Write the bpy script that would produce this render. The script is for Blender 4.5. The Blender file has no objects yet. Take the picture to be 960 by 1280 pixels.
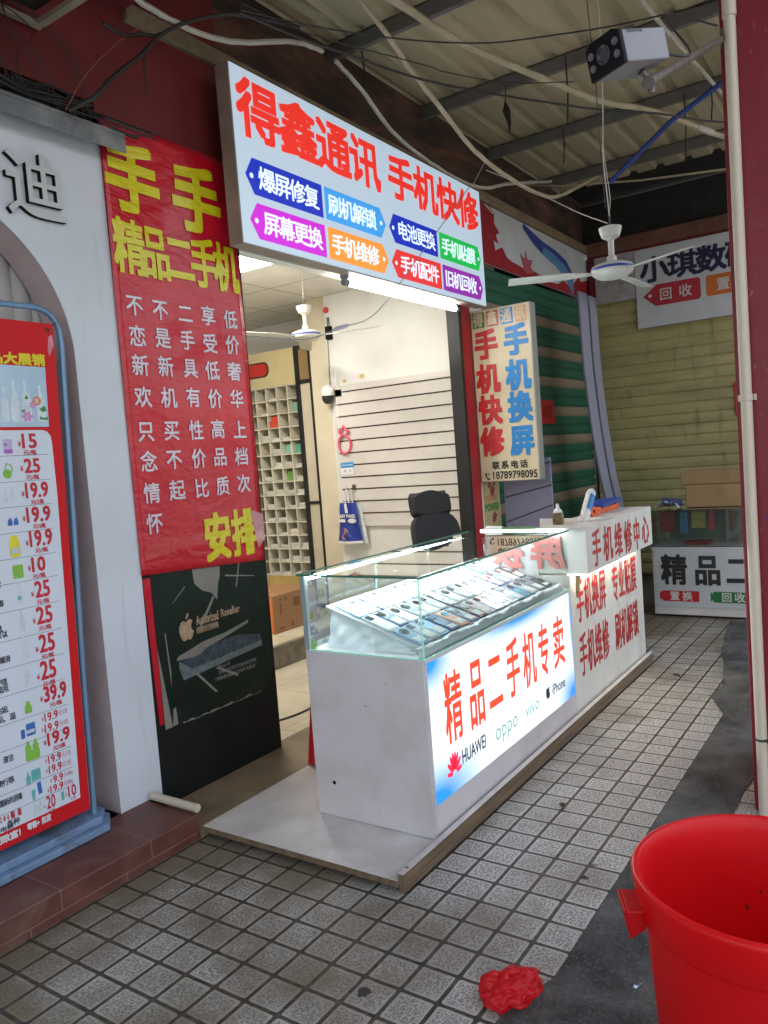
import bpy, bmesh, math, random
from mathutils import Vector, Matrix
random.seed(7)
D = bpy.data
scene = bpy.context.scene
COL = scene.collection
R = math.radians

# ------------------------------------------------------------------ camera
cam_d = D.cameras.new("camera")
cam_d.sensor_fit = 'HORIZONTAL'
cam_d.sensor_width = 36.0
cam_d.lens = 36.773
cam_d.clip_start = 0.05
cam_d.clip_end = 500
cam = D.objects.new("camera", cam_d)
COL.objects.link(cam)
yaw, pitch, roll = 0.59668428, -0.06639593, -0.07576276
fw = Vector((math.cos(yaw) * math.cos(pitch), math.sin(yaw) * math.cos(pitch), math.sin(pitch)))
rt = fw.cross(Vector((0, 0, 1))).normalized()
up = rt.cross(fw)
rt, up = math.cos(roll) * rt + math.sin(roll) * up, -math.sin(roll) * rt + math.cos(roll) * up
mw = Matrix((rt, up, -fw)).transposed().to_4x4()
mw.translation = Vector((0, 0, 1.5))
cam.matrix_world = mw
scene.camera = cam

# ------------------------------------------------------------------ sky, sun, exposure
world = D.worlds.new("World")
scene.world = world
world.use_nodes = True
wn = world.node_tree.nodes
sky = wn.new('ShaderNodeTexSky')
sky.sky_type = 'NISHITA'
sky.sun_disc = False
sky.sun_elevation = R(58)
sky.sun_rotation = R(35)
sky.air_density = 1.6
sky.dust_density = 3.0
hsv = wn.new('ShaderNodeHueSaturation')      # hazy white day: less blue than a clear sky
hsv.inputs['Saturation'].default_value = .55
world.node_tree.links.new(sky.outputs[0], hsv.inputs['Color'])
world.node_tree.links.new(hsv.outputs[0], wn['Background'].inputs[0])
wn['Background'].inputs[1].default_value = 0.15
sun_d = D.lights.new("sun", 'SUN')
sun_d.energy = 2.0
sun_d.angle = R(0.6)
sun_d.color = (1.0, 0.95, 0.88)
sun = D.objects.new("sun", sun_d)
COL.objects.link(sun)
az, el = R(90 - 35), R(58)      # the sun stands behind the shops
sdir = Vector((math.cos(az) * math.cos(el), math.sin(az) * math.cos(el), math.sin(el)))
sun.rotation_euler = (-sdir).to_track_quat('-Z', 'Y').to_euler()
sun.location = sdir * 40

scene.view_settings.view_transform = 'Standard'
scene.view_settings.look = 'None'
scene.view_settings.exposure = 1.88
scene.view_settings.gamma = 1.0
scene.view_settings.use_curve_mapping = False
scene.render.engine = 'CYCLES'
scene.cycles.use_denoising = True
scene.cycles.max_bounces = 8
scene.cycles.diffuse_bounces = 4
scene.cycles.glossy_bounces = 4
scene.cycles.transparent_max_bounces = 12
scene.cycles.sample_clamp_indirect = 6.0
scene.cycles.caustics_reflective = False
scene.cycles.caustics_refractive = False

# ------------------------------------------------------------------ materials
def _nt(name):
    m = D.materials.new(name)
    m.use_nodes = True
    nt = m.node_tree
    return m, nt, nt.nodes, nt.links, nt.nodes['Principled BSDF']

def _coord(nt, scale=None):
    tc = nt.nodes.new('ShaderNodeTexCoord')
    if scale is None:
        return tc.outputs['Object']
    mp = nt.nodes.new('ShaderNodeMapping')
    mp.inputs['Scale'].default_value = scale
    nt.links.new(tc.outputs['Object'], mp.inputs['Vector'])
    return mp.outputs[0]

def _noise(nt, vec, scale, detail=4, rough=.55, dist=0):
    n = nt.nodes.new('ShaderNodeTexNoise')
    n.inputs['Scale'].default_value = scale
    n.inputs['Detail'].default_value = detail
    n.inputs['Roughness'].default_value = rough
    n.inputs['Distortion'].default_value = dist
    nt.links.new(vec, n.inputs['Vector'])
    return n.outputs['Fac']

def _ramp(nt, fac, a, b, ca=(0, 0, 0, 1), cb=(1, 1, 1, 1)):
    r = nt.nodes.new('ShaderNodeValToRGB')
    r.color_ramp.elements[0].position = a
    r.color_ramp.elements[0].color = ca
    r.color_ramp.elements[1].position = b
    r.color_ramp.elements[1].color = cb
    nt.links.new(fac, r.inputs[0])
    return r.outputs[0]

def _mix(nt, fac, a, b, mode='MIX'):
    m = nt.nodes.new('ShaderNodeMix')
    m.data_type = 'RGBA'
    m.blend_type = mode
    for k, v in ((0, fac), (6, a), (7, b)):
        if isinstance(v, (int, float)):
            m.inputs[k].default_value = v
        elif isinstance(v, tuple):
            m.inputs[k].default_value = v if len(v) == 4 else (*v, 1)
        else:
            nt.links.new(v, m.inputs[k])
    return m.outputs[2]

def _math(nt, op, a, b=None, c=None):
    n = nt.nodes.new('ShaderNodeMath')
    n.operation = op
    for k, v in enumerate((a, b, c)):
        if v is None:
            continue
        if isinstance(v, (int, float)):
            n.inputs[k].default_value = v
        else:
            nt.links.new(v, n.inputs[k])
    return n.outputs[0]

def _bump(nt, bsdf, h, strength, dist=.01):
    b = nt.nodes.new('ShaderNodeBump')
    b.inputs['Strength'].default_value = strength
    b.inputs['Distance'].default_value = dist
    nt.links.new(h, b.inputs['Height'])
    nt.links.new(b.outputs[0], bsdf.inputs['Normal'])

MATS = {}
def mat(name, col, rough=.5, metal=0., var=.12, vs=6., dirt=None, da=.35, ds=2.5, bump=0., bs=40., stretch=None, spec=.5, coat=0., bdist=.004, lo=.45, hi=.75, scuff=None):
    """Plain surface with a slow tone variation, optional blotchy dirt of its own colour, and fine relief."""
    if name in MATS:
        return MATS[name]
    m, nt, N, L, b = _nt(name)
    v = _coord(nt, stretch)
    f = _noise(nt, v, vs, 5)
    c0 = tuple(max(0, c * (1 - var)) for c in col)
    c1 = tuple(min(1, c * (1 + var)) for c in col)
    c = _mix(nt, _ramp(nt, f, .3, .7), c0, c1)
    rgh = rough
    if dirt:
        g = _noise(nt, v, ds, 8, .65, .3)
        msk = _ramp(nt, g, lo, hi)
        c = _mix(nt, _math(nt, 'MULTIPLY', msk, da), c, dirt)
    if scuff:      # (colour, amount, scale, stretch, low, high): scratches, drips and kick marks with a shape of their own
        g = _noise(nt, _coord(nt, scuff[3]), scuff[2], 5, .6, .4)
        c = _mix(nt, _math(nt, 'MULTIPLY', _ramp(nt, g, scuff[4], scuff[5]), scuff[1]), c, scuff[0])
    L.new(c, b.inputs['Base Color'])
    rr = _math(nt, 'MULTIPLY_ADD', _noise(nt, v, vs * 2.3, 4), .25 * rough, rough * .87)
    L.new(rr, b.inputs['Roughness'])
    b.inputs['Metallic'].default_value = metal
    b.inputs['Specular IOR Level'].default_value = spec
    b.inputs['Coat Weight'].default_value = coat
    if bump:
        _bump(nt, b, _noise(nt, v, bs, 6), bump, bdist)
    MATS[name] = m
    return m

def emit(name, col, strength, base=None, rough=.3, sample=True):
    if name in MATS:
        return MATS[name]
    m, nt, N, L, b = _nt(name)
    b.inputs['Base Color'].default_value = (*(base or col), 1)
    b.inputs['Roughness'].default_value = rough
    b.inputs['Emission Color'].default_value = (*col, 1)
    b.inputs['Emission Strength'].default_value = strength
    if not sample:
        m.cycles.emission_sampling = 'NONE'
    MATS[name] = m
    return m

def glass(name, tint=(.93, .98, .96), f0=1.5, boost=1.0):
    m, nt, N, L, b = _nt(name)
    N.remove(b)
    out = N['Material Output']
    tr = N.new('ShaderNodeBsdfTransparent')
    tr.inputs[0].default_value = (*tint, 1)
    gl = N.new('ShaderNodeBsdfGlossy')
    gl.inputs['Roughness'].default_value = .015
    gl.inputs[0].default_value = (.95, 1, .98, 1)
    fr = N.new('ShaderNodeFresnel')
    fr.inputs[0].default_value = f0
    mx = N.new('ShaderNodeMixShader')
    L.new(_math(nt, 'MULTIPLY', fr.outputs[0], boost), mx.inputs[0])
    L.new(tr.outputs[0], mx.inputs[1])
    L.new(gl.outputs[0], mx.inputs[2])
    L.new(mx.outputs[0], out.inputs[0])
    MATS[name] = m
    return m

# ------------------------------------------------------------------ mesh builder
OFF = {}
class MB:
    def __init__(s):
        s.v, s.f, s.mi, s.cur = [], [], [], 0
    def add(s, verts, faces):
        o = len(s.v)
        s.v += [tuple(p) for p in verts]
        for f in faces:
            s.f.append([o + i for i in f])
            s.mi.append(s.cur)
        return s
    def slot(s, i):
        s.cur = i
        return s
    def box(s, x0, x1, y0, y1, z0, z1):
        if x0 > x1: x0, x1 = x1, x0
        if y0 > y1: y0, y1 = y1, y0
        if z0 > z1: z0, z1 = z1, z0
        v = [(x, y, z) for x in (x0, x1) for y in (y0, y1) for z in (z0, z1)]
        return s.add(v, [(0, 1, 3, 2), (4, 6, 7, 5), (0, 4, 5, 1), (2, 3, 7, 6), (0, 2, 6, 4), (1, 5, 7, 3)])
    def obox(s, c, ax, ay, az):
        c, ax, ay, az = Vector(c), Vector(ax), Vector(ay), Vector(az)
        v = [c + i * ax + j * ay + k * az for i in (-1, 1) for j in (-1, 1) for k in (-1, 1)]
        return s.add(v, [(0, 1, 3, 2), (4, 6, 7, 5), (0, 4, 5, 1), (2, 3, 7, 6), (0, 2, 6, 4), (1, 5, 7, 3)])
    def poly(s, pts):
        return s.add(pts, [list(range(len(pts)))])
    def prism(s, pts, ex):
        n = len(pts)
        ex = Vector(ex)
        v = [Vector(p) for p in pts]
        v = v + [p + ex for p in v]
        f = [list(range(n)), list(range(2 * n - 1, n - 1, -1))]
        f += [(i, (i + 1) % n, n + (i + 1) % n, n + i) for i in range(n)]
        return s.add(v, f)
    def tube(s, path, r, n=8, cap=True):
        P = [Vector(p) for p in path]
        rs = r if isinstance(r, (list, tuple)) else [r] * len(P)
        t = (P[1] - P[0]).normalized()
        a = t.orthogonal().normalized()
        vs = []
        for i, p in enumerate(P):
            if i == 0: d = P[1] - P[0]
            elif i == len(P) - 1: d = P[-1] - P[-2]
            else: d = (P[i + 1] - P[i]).normalized() + (P[i] - P[i - 1]).normalized()
            d.normalize()
            a = (a - d * a.dot(d)).normalized()
            b = d.cross(a)
            for k in range(n):
                an = 2 * math.pi * k / n
                vs.append(p + rs[i] * (math.cos(an) * a + math.sin(an) * b))
        f = []
        for i in range(len(P) - 1):
            for k in range(n):
                f.append((i * n + k, i * n + (k + 1) % n, (i + 1) * n + (k + 1) % n, (i + 1) * n + k))
        if cap:
            f.append(list(range(n))[::-1])
            f.append([(len(P) - 1) * n + k for k in range(n)])
        return s.add(vs, f)
    def lathe(s, c, prof, n=24, axis=(0, 0, 1), close=True):
        c, ax = Vector(c), Vector(axis).normalized()
        a = ax.orthogonal().normalized()
        b = ax.cross(a)
        vs, f = [], []
        for r, h in prof:
            for k in range(n):
                an = 2 * math.pi * k / n
                vs.append(c + ax * h + r * (math.cos(an) * a + math.sin(an) * b))
        for i in range(len(prof) - 1):
            for k in range(n):
                f.append((i * n + k, i * n + (k + 1) % n, (i + 1) * n + (k + 1) % n, (i + 1) * n + k))
        if close:
            f.append(list(range(n))[::-1])
            f.append([(len(prof) - 1) * n + k for k in range(n)])
        return s.add(vs, f)
    def grid(s, fn, nu, nv):
        vs = [fn(i / nu, j / nv) for j in range(nv + 1) for i in range(nu + 1)]
        f = [(j * (nu + 1) + i, j * (nu + 1) + i + 1, (j + 1) * (nu + 1) + i + 1, (j + 1) * (nu + 1) + i) for j in range(nv) for i in range(nu)]
        return s.add(vs, f)
    def build(s, name, mats, parent=None, smooth=False, bevel=0., seg=2, recalc=True, origin=None, angle=40):
        me = D.meshes.new(name)
        if parent is not None:
            o = OFF[parent.name]
        elif origin is not None:
            o = Vector(origin)
        else:
            xs, ys, zs = zip(*s.v)
            o = Vector(((min(xs) + max(xs)) / 2, (min(ys) + max(ys)) / 2, min(zs)))
        me.from_pydata([tuple(Vector(p) - o) for p in s.v], [], s.f)
        for m in (mats if isinstance(mats, (list, tuple)) else [mats]):
            me.materials.append(m)
        me.polygons.foreach_set('material_index', s.mi)
        if recalc:
            bm = bmesh.new()
            bm.from_mesh(me)
            bmesh.ops.recalc_face_normals(bm, faces=bm.faces[:])
            bm.to_mesh(me)
            bm.free()
        if smooth:
            me.polygons.foreach_set('use_smooth', [True] * len(me.polygons))
        me.update()
        ob = D.objects.new(name, me)
        COL.objects.link(ob)
        if parent is not None:
            ob.parent = parent
        else:
            ob.location = o
        OFF[ob.name] = o
        if bevel:
            bv = ob.modifiers.new('bevel', 'BEVEL')
            bv.width = bevel
            bv.segments = seg
            bv.limit_method = 'ANGLE'
            bv.angle_limit = R(40)
        if smooth and angle:
            try:
                me.set_sharp_from_angle(angle=R(angle))
            except Exception:
                pass
        return ob

def tag(o, label, cat=None, group=None, kind=None):
    o['label'] = label
    if cat: o['category'] = cat
    if group: o['group'] = group
    if kind: o['kind'] = kind
    return o

def thing(name, loc, label, cat, group=None):
    o = D.objects.new(name, None)
    COL.objects.link(o)
    o.empty_display_size = .1
    o.location = loc
    OFF[o.name] = Vector(loc)
    return tag(o, label, cat, group)

def smooth_path(pts, n=6):
    P = [Vector(p) for p in pts]
    if len(P) < 3: return P
    P = [2 * P[0] - P[1]] + P + [2 * P[-1] - P[-2]]
    out = []
    for i in range(1, len(P) - 2):
        a, b, c, d = P[i - 1:i + 3]
        for k in range(n):
            t = k / n
            out.append(.5 * ((2 * b) + (c - a) * t + (2 * a - 5 * b + 4 * c - d) * t * t + (3 * b - a - 3 * c + d) * t ** 3))
    out.append(P[-2])
    return out

# ------------------------------------------------------------------ lettering
_G = {}
def glyph(ch, res=2):
    k = (ch, res)
    if k in _G: return _G[k]
    c = D.curves.new('glyph', 'FONT')
    c.body = ch
    c.size = 1
    c.resolution_u = res
    o = D.objects.new('glyph', c)
    COL.objects.link(o)
    bpy.context.view_layer.update()
    me = D.meshes.new_from_object(o.evaluated_get(bpy.context.evaluated_depsgraph_get()))
    v = [(p.co.x, p.co.y) for p in me.vertices]
    f = [list(p.vertices) for p in me.polygons]
    D.objects.remove(o)
    D.curves.remove(c)
    D.meshes.remove(me)
    _G[k] = (v, f)
    return _G[k]

def _bb(v):
    xs, ys = [p[0] for p in v], [p[1] for p in v]
    return min(xs), max(xs), min(ys), max(ys)

CB = None
class Plane:
    """Flat drawing plane: (u, v) to a point, with a small step off the surface per layer."""
    def __init__(s, o, eu, ev, n):
        s.o, s.eu, s.ev, s.n = Vector(o), Vector(eu), Vector(ev), Vector(n)
    def __call__(s, u, v, h=0.):
        return s.o + u * s.eu + v * s.ev + h * s.n
def front(y): return Plane((0, y, 0), (1, 0, 0), (0, 0, 1), (0, -1, 0))      # u = x, v = z
def side(x): return Plane((x, 0, 0), (0, 1, 0), (0, 0, 1), (-1, 0, 0))       # u = y, v = z

RING = [(0, 0), (1, 1), (-1, -1), (1, -1), (-1, 1), (1, 0), (-1, 0), (0, 1), (0, -1)]
def _stamp(mb, pl, v, f, mp, bold, h, step=.00013, n=9):
    for k, (dx, dy) in enumerate(RING[:n] if bold else RING[:1]):
        pts = []
        for x, y in v:
            u, w = mp(x, y)
            pts.append(pl(u + dx * bold, w + dy * bold, h + k * step))
        mb.add(pts, f)

def cjk(mb, pl, text, u0, vt, u1, vb, cw=None, bold=.0, h=.003, slant=0., res=2, n=9):
    """Chinese string, one em cell per character, from the left ink edge u0 to the right ink edge u1."""
    global CB
    if CB is None:
        CB = _bb(glyph('国')[0])
    sgn = 1 if u1 > u0 else -1
    W = abs(u1 - u0)
    N = len(text)
    cw = cw or W / N * .93
    pitch = (W - cw) / (N - 1) if N > 1 else 0
    for i, ch in enumerate(text):
        if ch == ' ': continue
        v, f = glyph(ch, res)
        ub = i * pitch
        def mp(x, y):
            a = (x - CB[0]) / (CB[1] - CB[0])
            b = (y - CB[2]) / (CB[3] - CB[2])
            return u0 + sgn * (ub + a * cw + slant * b), vb + b * (vt - vb)
        _stamp(mb, pl, v, f, mp, bold, h, n=n)

def latin(mb, pl, text, u0, vt, u1, vb, bold=.0, h=.003, res=2, n=5):
    v, f = glyph(text, res)
    x0, x1, y0, y1 = _bb(v)
    def mp(x, y):
        return u0 + (x - x0) / (x1 - x0) * (u1 - u0), vb + (y - y0) / (y1 - y0) * (vt - vb)
    _stamp(mb, pl, v, f, mp, bold, h, n=n)

def ppoly(mb, pl, pts, h=.002):
    mb.poly([pl(u, v, h) for u, v in pts])

def ellipse(mb, pl, u, v, a, b, h=.002, n=20, rot=0.):
    c, s_ = math.cos(rot), math.sin(rot)
    ppoly(mb, pl, [(u + a * math.cos(t) * c - b * math.sin(t) * s_, v + a * math.cos(t) * s_ + b * math.sin(t) * c) for t in [2 * math.pi * k / n for k in range(n)]], h)

def rrect(u0, v0, u1, v1, r, n=4):
    pts = []
    for cx, cy, a0 in ((u1 - r, v1 - r, 0), (u0 + r, v1 - r, 90), (u0 + r, v0 + r, 180), (u1 - r, v0 + r, 270)):
        for k in range(n + 1):
            a = R(a0 + 90 * k / n)
            pts.append((cx + r * math.cos(a), cy + r * math.sin(a)))
    return pts
ORD = ['first', 'second', 'third', 'fourth', 'fifth', 'sixth', 'seventh', 'eighth', 'ninth', 'tenth', 'eleventh', 'twelfth', 'thirteenth', 'fourteenth', 'fifteenth', 'sixteenth', 'seventeenth', 'eighteenth']

# ------------------------------------------------------------------ ground
def tile_material():
    m, nt, N, L, b = _nt('embossed_paving_tile')
    tc = N.new('ShaderNodeTexCoord')
    P = tc.outputs['Object']
    wob = N.new('ShaderNodeTexNoise')
    wob.inputs['Scale'].default_value = 55
    L.new(P, wob.inputs['Vector'])
    sp = N.new('ShaderNodeSeparateXYZ')
    L.new(P, sp.inputs[0])
    w = _math(nt, 'MULTIPLY_ADD', wob.outputs['Fac'], .004, -.002)
    cell, dist = [], []
    for k, (ax, o, p) in enumerate(((0, 2.102, .1235), (1, 1.000, .1225))):
        a = _math(nt, 'DIVIDE', _math(nt, 'SUBTRACT', _math(nt, 'ADD', sp.outputs[ax], w), o), p)
        cell.append(_math(nt, 'FLOOR', a))
        fr = _math(nt, 'FRACT', a)
        dist.append(_math(nt, 'MULTIPLY', _math(nt, 'MINIMUM', fr, _math(nt, 'SUBTRACT', 1, fr)), p))
    g, cr = .0062, .007     # half joint, corner radius
    qx = _math(nt, 'MAXIMUM', _math(nt, 'SUBTRACT', g + cr, dist[0]), 0)
    qy = _math(nt, 'MAXIMUM', _math(nt, 'SUBTRACT', g + cr, dist[1]), 0)
    q = _math(nt, 'SQRT', _math(nt, 'ADD', _math(nt, 'MULTIPLY', qx, qx), _math(nt, 'MULTIPLY', qy, qy)))
    tilem = N.new('ShaderNodeMapRange')
    tilem.interpolation_type = 'SMOOTHSTEP'
    tilem.inputs[1].default_value = cr + .0012
    tilem.inputs[2].default_value = cr - .0018
    L.new(q, tilem.inputs[0])
    T = tilem.outputs[0]
    cv = N.new('ShaderNodeCombineXYZ')
    L.new(cell[0], cv.inputs[0])
    L.new(cell[1], cv.inputs[1])
    wnz = N.new('ShaderNodeTexWhiteNoise')
    wnz.noise_dimensions = '2D'
    L.new(cv.outputs[0], wnz.inputs['Vector'])
    # worm-like embossing, shifted from tile to tile
    sh = N.new('ShaderNodeVectorMath')
    sh.operation = 'MULTIPLY_ADD'
    L.new(wnz.outputs['Color'], sh.inputs[0])
    sh.inputs[1].default_value = (3, 3, 3)
    L.new(P, sh.inputs[2])
    dn = N.new('ShaderNodeTexNoise')
    dn.inputs['Scale'].default_value = 95
    dn.inputs['Detail'].default_value = 1
    L.new(sh.outputs[0], dn.inputs['Vector'])
    dv = N.new('ShaderNodeVectorMath')
    dv.operation = 'MULTIPLY_ADD'
    L.new(dn.outputs['Color'], dv.inputs[0])
    dv.inputs[1].default_value = (.013, .013, 0)
    L.new(sh.outputs[0], dv.inputs[2])
    vo = N.new('ShaderNodeTexVoronoi')
    vo.voronoi_dimensions = '2D'
    vo.inputs['Scale'].default_value = 108
    vo.inputs['Randomness'].default_value = .75
    L.new(dv.outputs[0], vo.inputs['Vector'])
    worm = _ramp(nt, vo.outputs['Distance'], .32, .45, (1, 1, 1, 1), (0, 0, 0, 1))
    worm = _math(nt, 'MULTIPLY', worm, _ramp(nt, _math(nt, 'MINIMUM', dist[0], dist[1]), .011, .016))
    tone = _mix(nt, wnz.outputs['Value'], (.46, .44, .405), (.59, .57, .53))
    blot = _noise(nt, P, 1.7, 8, .62, .2)
    falloff_grime = _math(nt, 'ADD', _math(nt, 'MULTIPLY_ADD', sp.outputs[0], -.16, .50), _math(nt, 'MULTIPLY_ADD', sp.outputs[1], .20, -.30))  # light falloff painted in: tiles browned left and far, over blotchy grime
    falloff_grime = _math(nt, 'ADD', falloff_grime, _math(nt, 'MULTIPLY_ADD', blot, 1.6, -.75))
    falloff_grime = _math(nt, 'ADD', falloff_grime, _math(nt, 'MULTIPLY', _math(nt, 'MAXIMUM', _math(nt, 'SUBTRACT', sp.outputs[0], 3.8), 0), .36))
    tone = _mix(nt, _ramp(nt, falloff_grime, -.15, .45), tone, (.195, .152, .092))
    fine = _noise(nt, P, 210, 3)
    tone = _mix(nt, _math(nt, 'MULTIPLY', _ramp(nt, fine, .35, .75), .12), tone, (.22, .21, .19))
    wearn = _noise(nt, P, 3.1, 4)
    tone = _mix(nt, _math(nt, 'MULTIPLY', worm, _math(nt, 'MULTIPLY_ADD', wearn, .35, .56)), tone, (.11, .107, .10))
    joint = _mix(nt, _ramp(nt, _noise(nt, P, 30, 5), .35, .7), (.03, .027, .022), (.085, .075, .058))
    c = _mix(nt, T, joint, tone)
    spots = _ramp(nt, _noise(nt, P, 6.3, 3, .5), .74, .765)
    c = _mix(nt, _math(nt, 'MULTIPLY', spots, .8), c, (.05, .047, .042))
    L.new(c, b.inputs['Base Color'])
    L.new(_math(nt, 'MULTIPLY_ADD', blot, .3, .38), b.inputs['Roughness'])
    b.inputs['Specular IOR Level'].default_value = .35
    h = _math(nt, 'SUBTRACT', _math(nt, 'MULTIPLY', T, 1.0), _math(nt, 'MULTIPLY', worm, .3))
    h = _math(nt, 'ADD', h, _math(nt, 'MULTIPLY', fine, .12))
    _bump(nt, b, h, .8, .0035)
    return m

def floor_tile_material(name, col, p, joint, ox=0., oy=0., gw=.0025, rough=.3, dirt=(.2, .15, .09), da=.3):
    m, nt, N, L, b = _nt(name)
    P = _coord(nt)
    sp = N.new('ShaderNodeSeparateXYZ')
    L.new(P, sp.inputs[0])
    ms = None
    for ax, o in ((0, ox), (1, oy)):
        fr = _math(nt, 'FRACT', _math(nt, 'DIVIDE', _math(nt, 'SUBTRACT', sp.outputs[ax], o), p))
        d = _math(nt, 'MULTIPLY', _math(nt, 'MINIMUM', fr, _math(nt, 'SUBTRACT', 1, fr)), p)
        k = _math(nt, 'LESS_THAN', d, gw)
        ms = k if ms is None else _math(nt, 'MAXIMUM', ms, k)
    n = _noise(nt, P, 2.2, 8, .6, .2)
    c = _mix(nt, _math(nt, 'MULTIPLY', _ramp(nt, n, .42, .75), da), col, dirt)
    c = _mix(nt, ms, c, joint)
    L.new(c, b.inputs['Base Color'])
    L.new(_math(nt, 'MULTIPLY_ADD', n, .35, rough - .1), b.inputs['Roughness'])
    _bump(nt, b, _math(nt, 'SUBTRACT', 1, ms), .3, .002)
    return m

concrete = mat('street_concrete', (.17, .165, .155), .85, var=.15, vs=1.2, dirt=(.12, .115, .11), da=.5, ds=.8, bump=.3, bs=60)
strip_m = mat('dark_cement_patch', (.105, .103, .098), .95, spec=.15, scuff=((.24, .23, .21), .55, 150, (1, 1, 1), .56, .66), var=.5, vs=5, dirt=(.035, .035, .035), da=.75, ds=3.2, bump=1.0, bs=48, bdist=.012, lo=.48, hi=.66)
tag(MB().add([(-60, -60, -.012), (70, -60, -.012), (70, 70, -.012), (-60, 70, -.012)], [(0, 1, 2, 3)]).build('ground', concrete, origin=(0, 0, 0)), 'grey concrete street in front of the covered walkway', kind='structure')
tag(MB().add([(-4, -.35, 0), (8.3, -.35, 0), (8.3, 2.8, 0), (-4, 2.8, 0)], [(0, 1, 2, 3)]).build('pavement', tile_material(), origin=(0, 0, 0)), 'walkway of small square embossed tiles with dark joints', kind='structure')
L_edge = [(-4, .885), (-1, .88), (.6, .89), (1.35, .87), (1.737, .948), (1.88, .943), (1.93, .90), (1.975, .8785), (2.25, .8785), (2.56, .8785), (3.1, .878), (3.66, .878), (4.11, .878), (4.39, .884), (4.5, .93), (4.66, 1.0), (4.9, .985), (5.23, 1.036), (5.45, 1.07), (5.68, 1.134), (6.28, 1.213), (6.7, 1.25), (8.3, 1.26)]
R_edge = [(8.3, -.35), (5.4, -.35), (5.1, .3), (4.4, .58), (3.82, .603), (3.67, .613), (3.2, .628), (2.9, .62), (2.5, .60), (2.2, .56), (1.9, .40), (1.6, .12), (1.0, -.1), (-4, -.2)]
def rough_edge(pts):
    out = []
    for a, b in zip(pts[:-1], pts[1:]):
        n = max(1, int(math.dist(a, b) / .07))
        for k in range(n):
            t = k / n
            j = (random.uniform(-.003, .003) if 1.95 < a[0] < 4.2 and a[1] > .8 else random.uniform(-.007, .007)) if k else 0
            out.append((a[0] + (b[0] - a[0]) * t + j * .4, a[1] + (b[1] - a[1]) * t + j))
    return out + [pts[-1]]
pts = rough_edge(L_edge) + rough_edge(R_edge)
tag(MB().poly([(x, y, .004) for x, y in pts]).build('road_patch', strip_m, origin=(0, 0, 0)), 'dark cement strip laid across the tiles', kind='structure')

# shop floor, threshold and raised back floor
floor_m = floor_tile_material('cream_floor_tile', (.62, .55, .40), .6, (.25, .2, .13), 3.2, 2.97, da=.35)
brown_m = mat('worn_brown_threshold', (.23, .17, .10), .6, var=.3, vs=4, dirt=(.12, .09, .055), da=.6, ds=5, bump=.3)
tag(MB().box(2.13, 5.30, 2.475, 2.86, -.005, .034).build('threshold', brown_m, origin=(0, 0, 0)), 'worn brown threshold strip at the shop opening', kind='structure')
tag(MB().box(3.0, 6.04, 2.86, 3.88, -.005, .036).box(2.9, 3.0, 2.93, 3.88, -.005, .036).build('shop_floor', floor_m, origin=(0, 0, 0)), 'cream tiled floor inside the shop', kind='structure')
riser = mat('taupe_step_riser', (.19, .15, .105), .6, var=.25, vs=9, dirt=(.34, .28, .2), da=.6, ds=9)
mb = MB().box(2.9, 6.04, 3.881, 6.6, -.005, .205)
mb.slot(1).box(2.9, 6.04, 3.87, 6.6, .205, .222)
tag(mb.build('raised_floor', [riser, floor_m], origin=(0, 0, 0)), 'raised floor step at the back of the shop', kind='structure')

# left entrance step
def step_material():
    m, nt, N, L, b = _nt('glazed_brown_tile')
    P = _coord(nt)
    sp = N.new('ShaderNodeSeparateXYZ')
    L.new(P, sp.inputs[0])
    low = _math(nt, 'LESS_THAN', sp.outputs[2], .031)
    xs = _math(nt, 'ADD', _math(nt, 'MULTIPLY', low, .12), sp.outputs[0])
    fr = _math(nt, 'FRACT', _math(nt, 'DIVIDE', _math(nt, 'SUBTRACT', xs, 1.49), .39))
    vj = _math(nt, 'LESS_THAN', _math(nt, 'MULTIPLY', _math(nt, 'MINIMUM', fr, _math(nt, 'SUBTRACT', 1, fr)), .39), .0016)
    hj = _math(nt, 'LESS_THAN', _math(nt, 'ABSOLUTE', _math(nt, 'SUBTRACT', sp.outputs[2], .031)), .0015)
    j = _math(nt, 'MAXIMUM', vj, hj)
    n = _noise(nt, P, 6, 8, .65)
    c = _mix(nt, _ramp(nt, n, .35, .7), (.095, .030, .024), (.165, .060, .042))
    c = _mix(nt, _ramp(nt, _noise(nt, P, 3, 8, .7, .4), .52, .75), c, (.17, .12, .09))
    c = _mix(nt, _math(nt, 'MULTIPLY', j, .8), c, (.26, .17, .14))
    L.new(c, b.inputs['Base Color'])
    L.new(_math(nt, 'MULTIPLY_ADD', n, .5, .22), b.inputs['Roughness'])
    _bump(nt, b, n, .15, .004)
    return m
tag(MB().box(-3, 2.123, 2.48, 2.80, -.005, .105).build('entrance_step', step_material(), origin=(0, 0, 0), bevel=.006), 'low step of dark red brown glazed tiles below the white wall', kind='structure')

# ------------------------------------------------------------------ white shop front with the arch (left)
white_wall = mat('white_painted_plaster', (.61, .635, .70), .75, var=.06, vs=2, dirt=(.45, .43, .42), da=.4, ds=1.6, bump=.25, bs=90, lo=.52, hi=.8, scuff=((.40, .38, .36), .38, 2.2, (7, 7, .7), .6, .74))
mauve = mat('mauve_painted_reveal', (.56, .45, .465), .7, var=.08, dirt=(.3, .25, .25), da=.35, bump=.12)
flash = mat('grey_metal_flashing', (.13, .135, .15), .6, .1, var=.12, dirt=(.5, .49, .47), da=.4, ds=7)
shut_grey = mat('grey_shutter', (.42, .40, .40), .55, var=.12, dirt=(.2, .19, .19), da=.5, ds=3, stretch=(3, 1, .5))
lsf = thing('white_shop_front', (.5, 2.87, .105), 'white plastered shop front with an arched opening and grey flashing on top', 'shop front')
ax0, ax1, acx, acz, ar = .78, 1.98, 1.38, 2.0, .6
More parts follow.
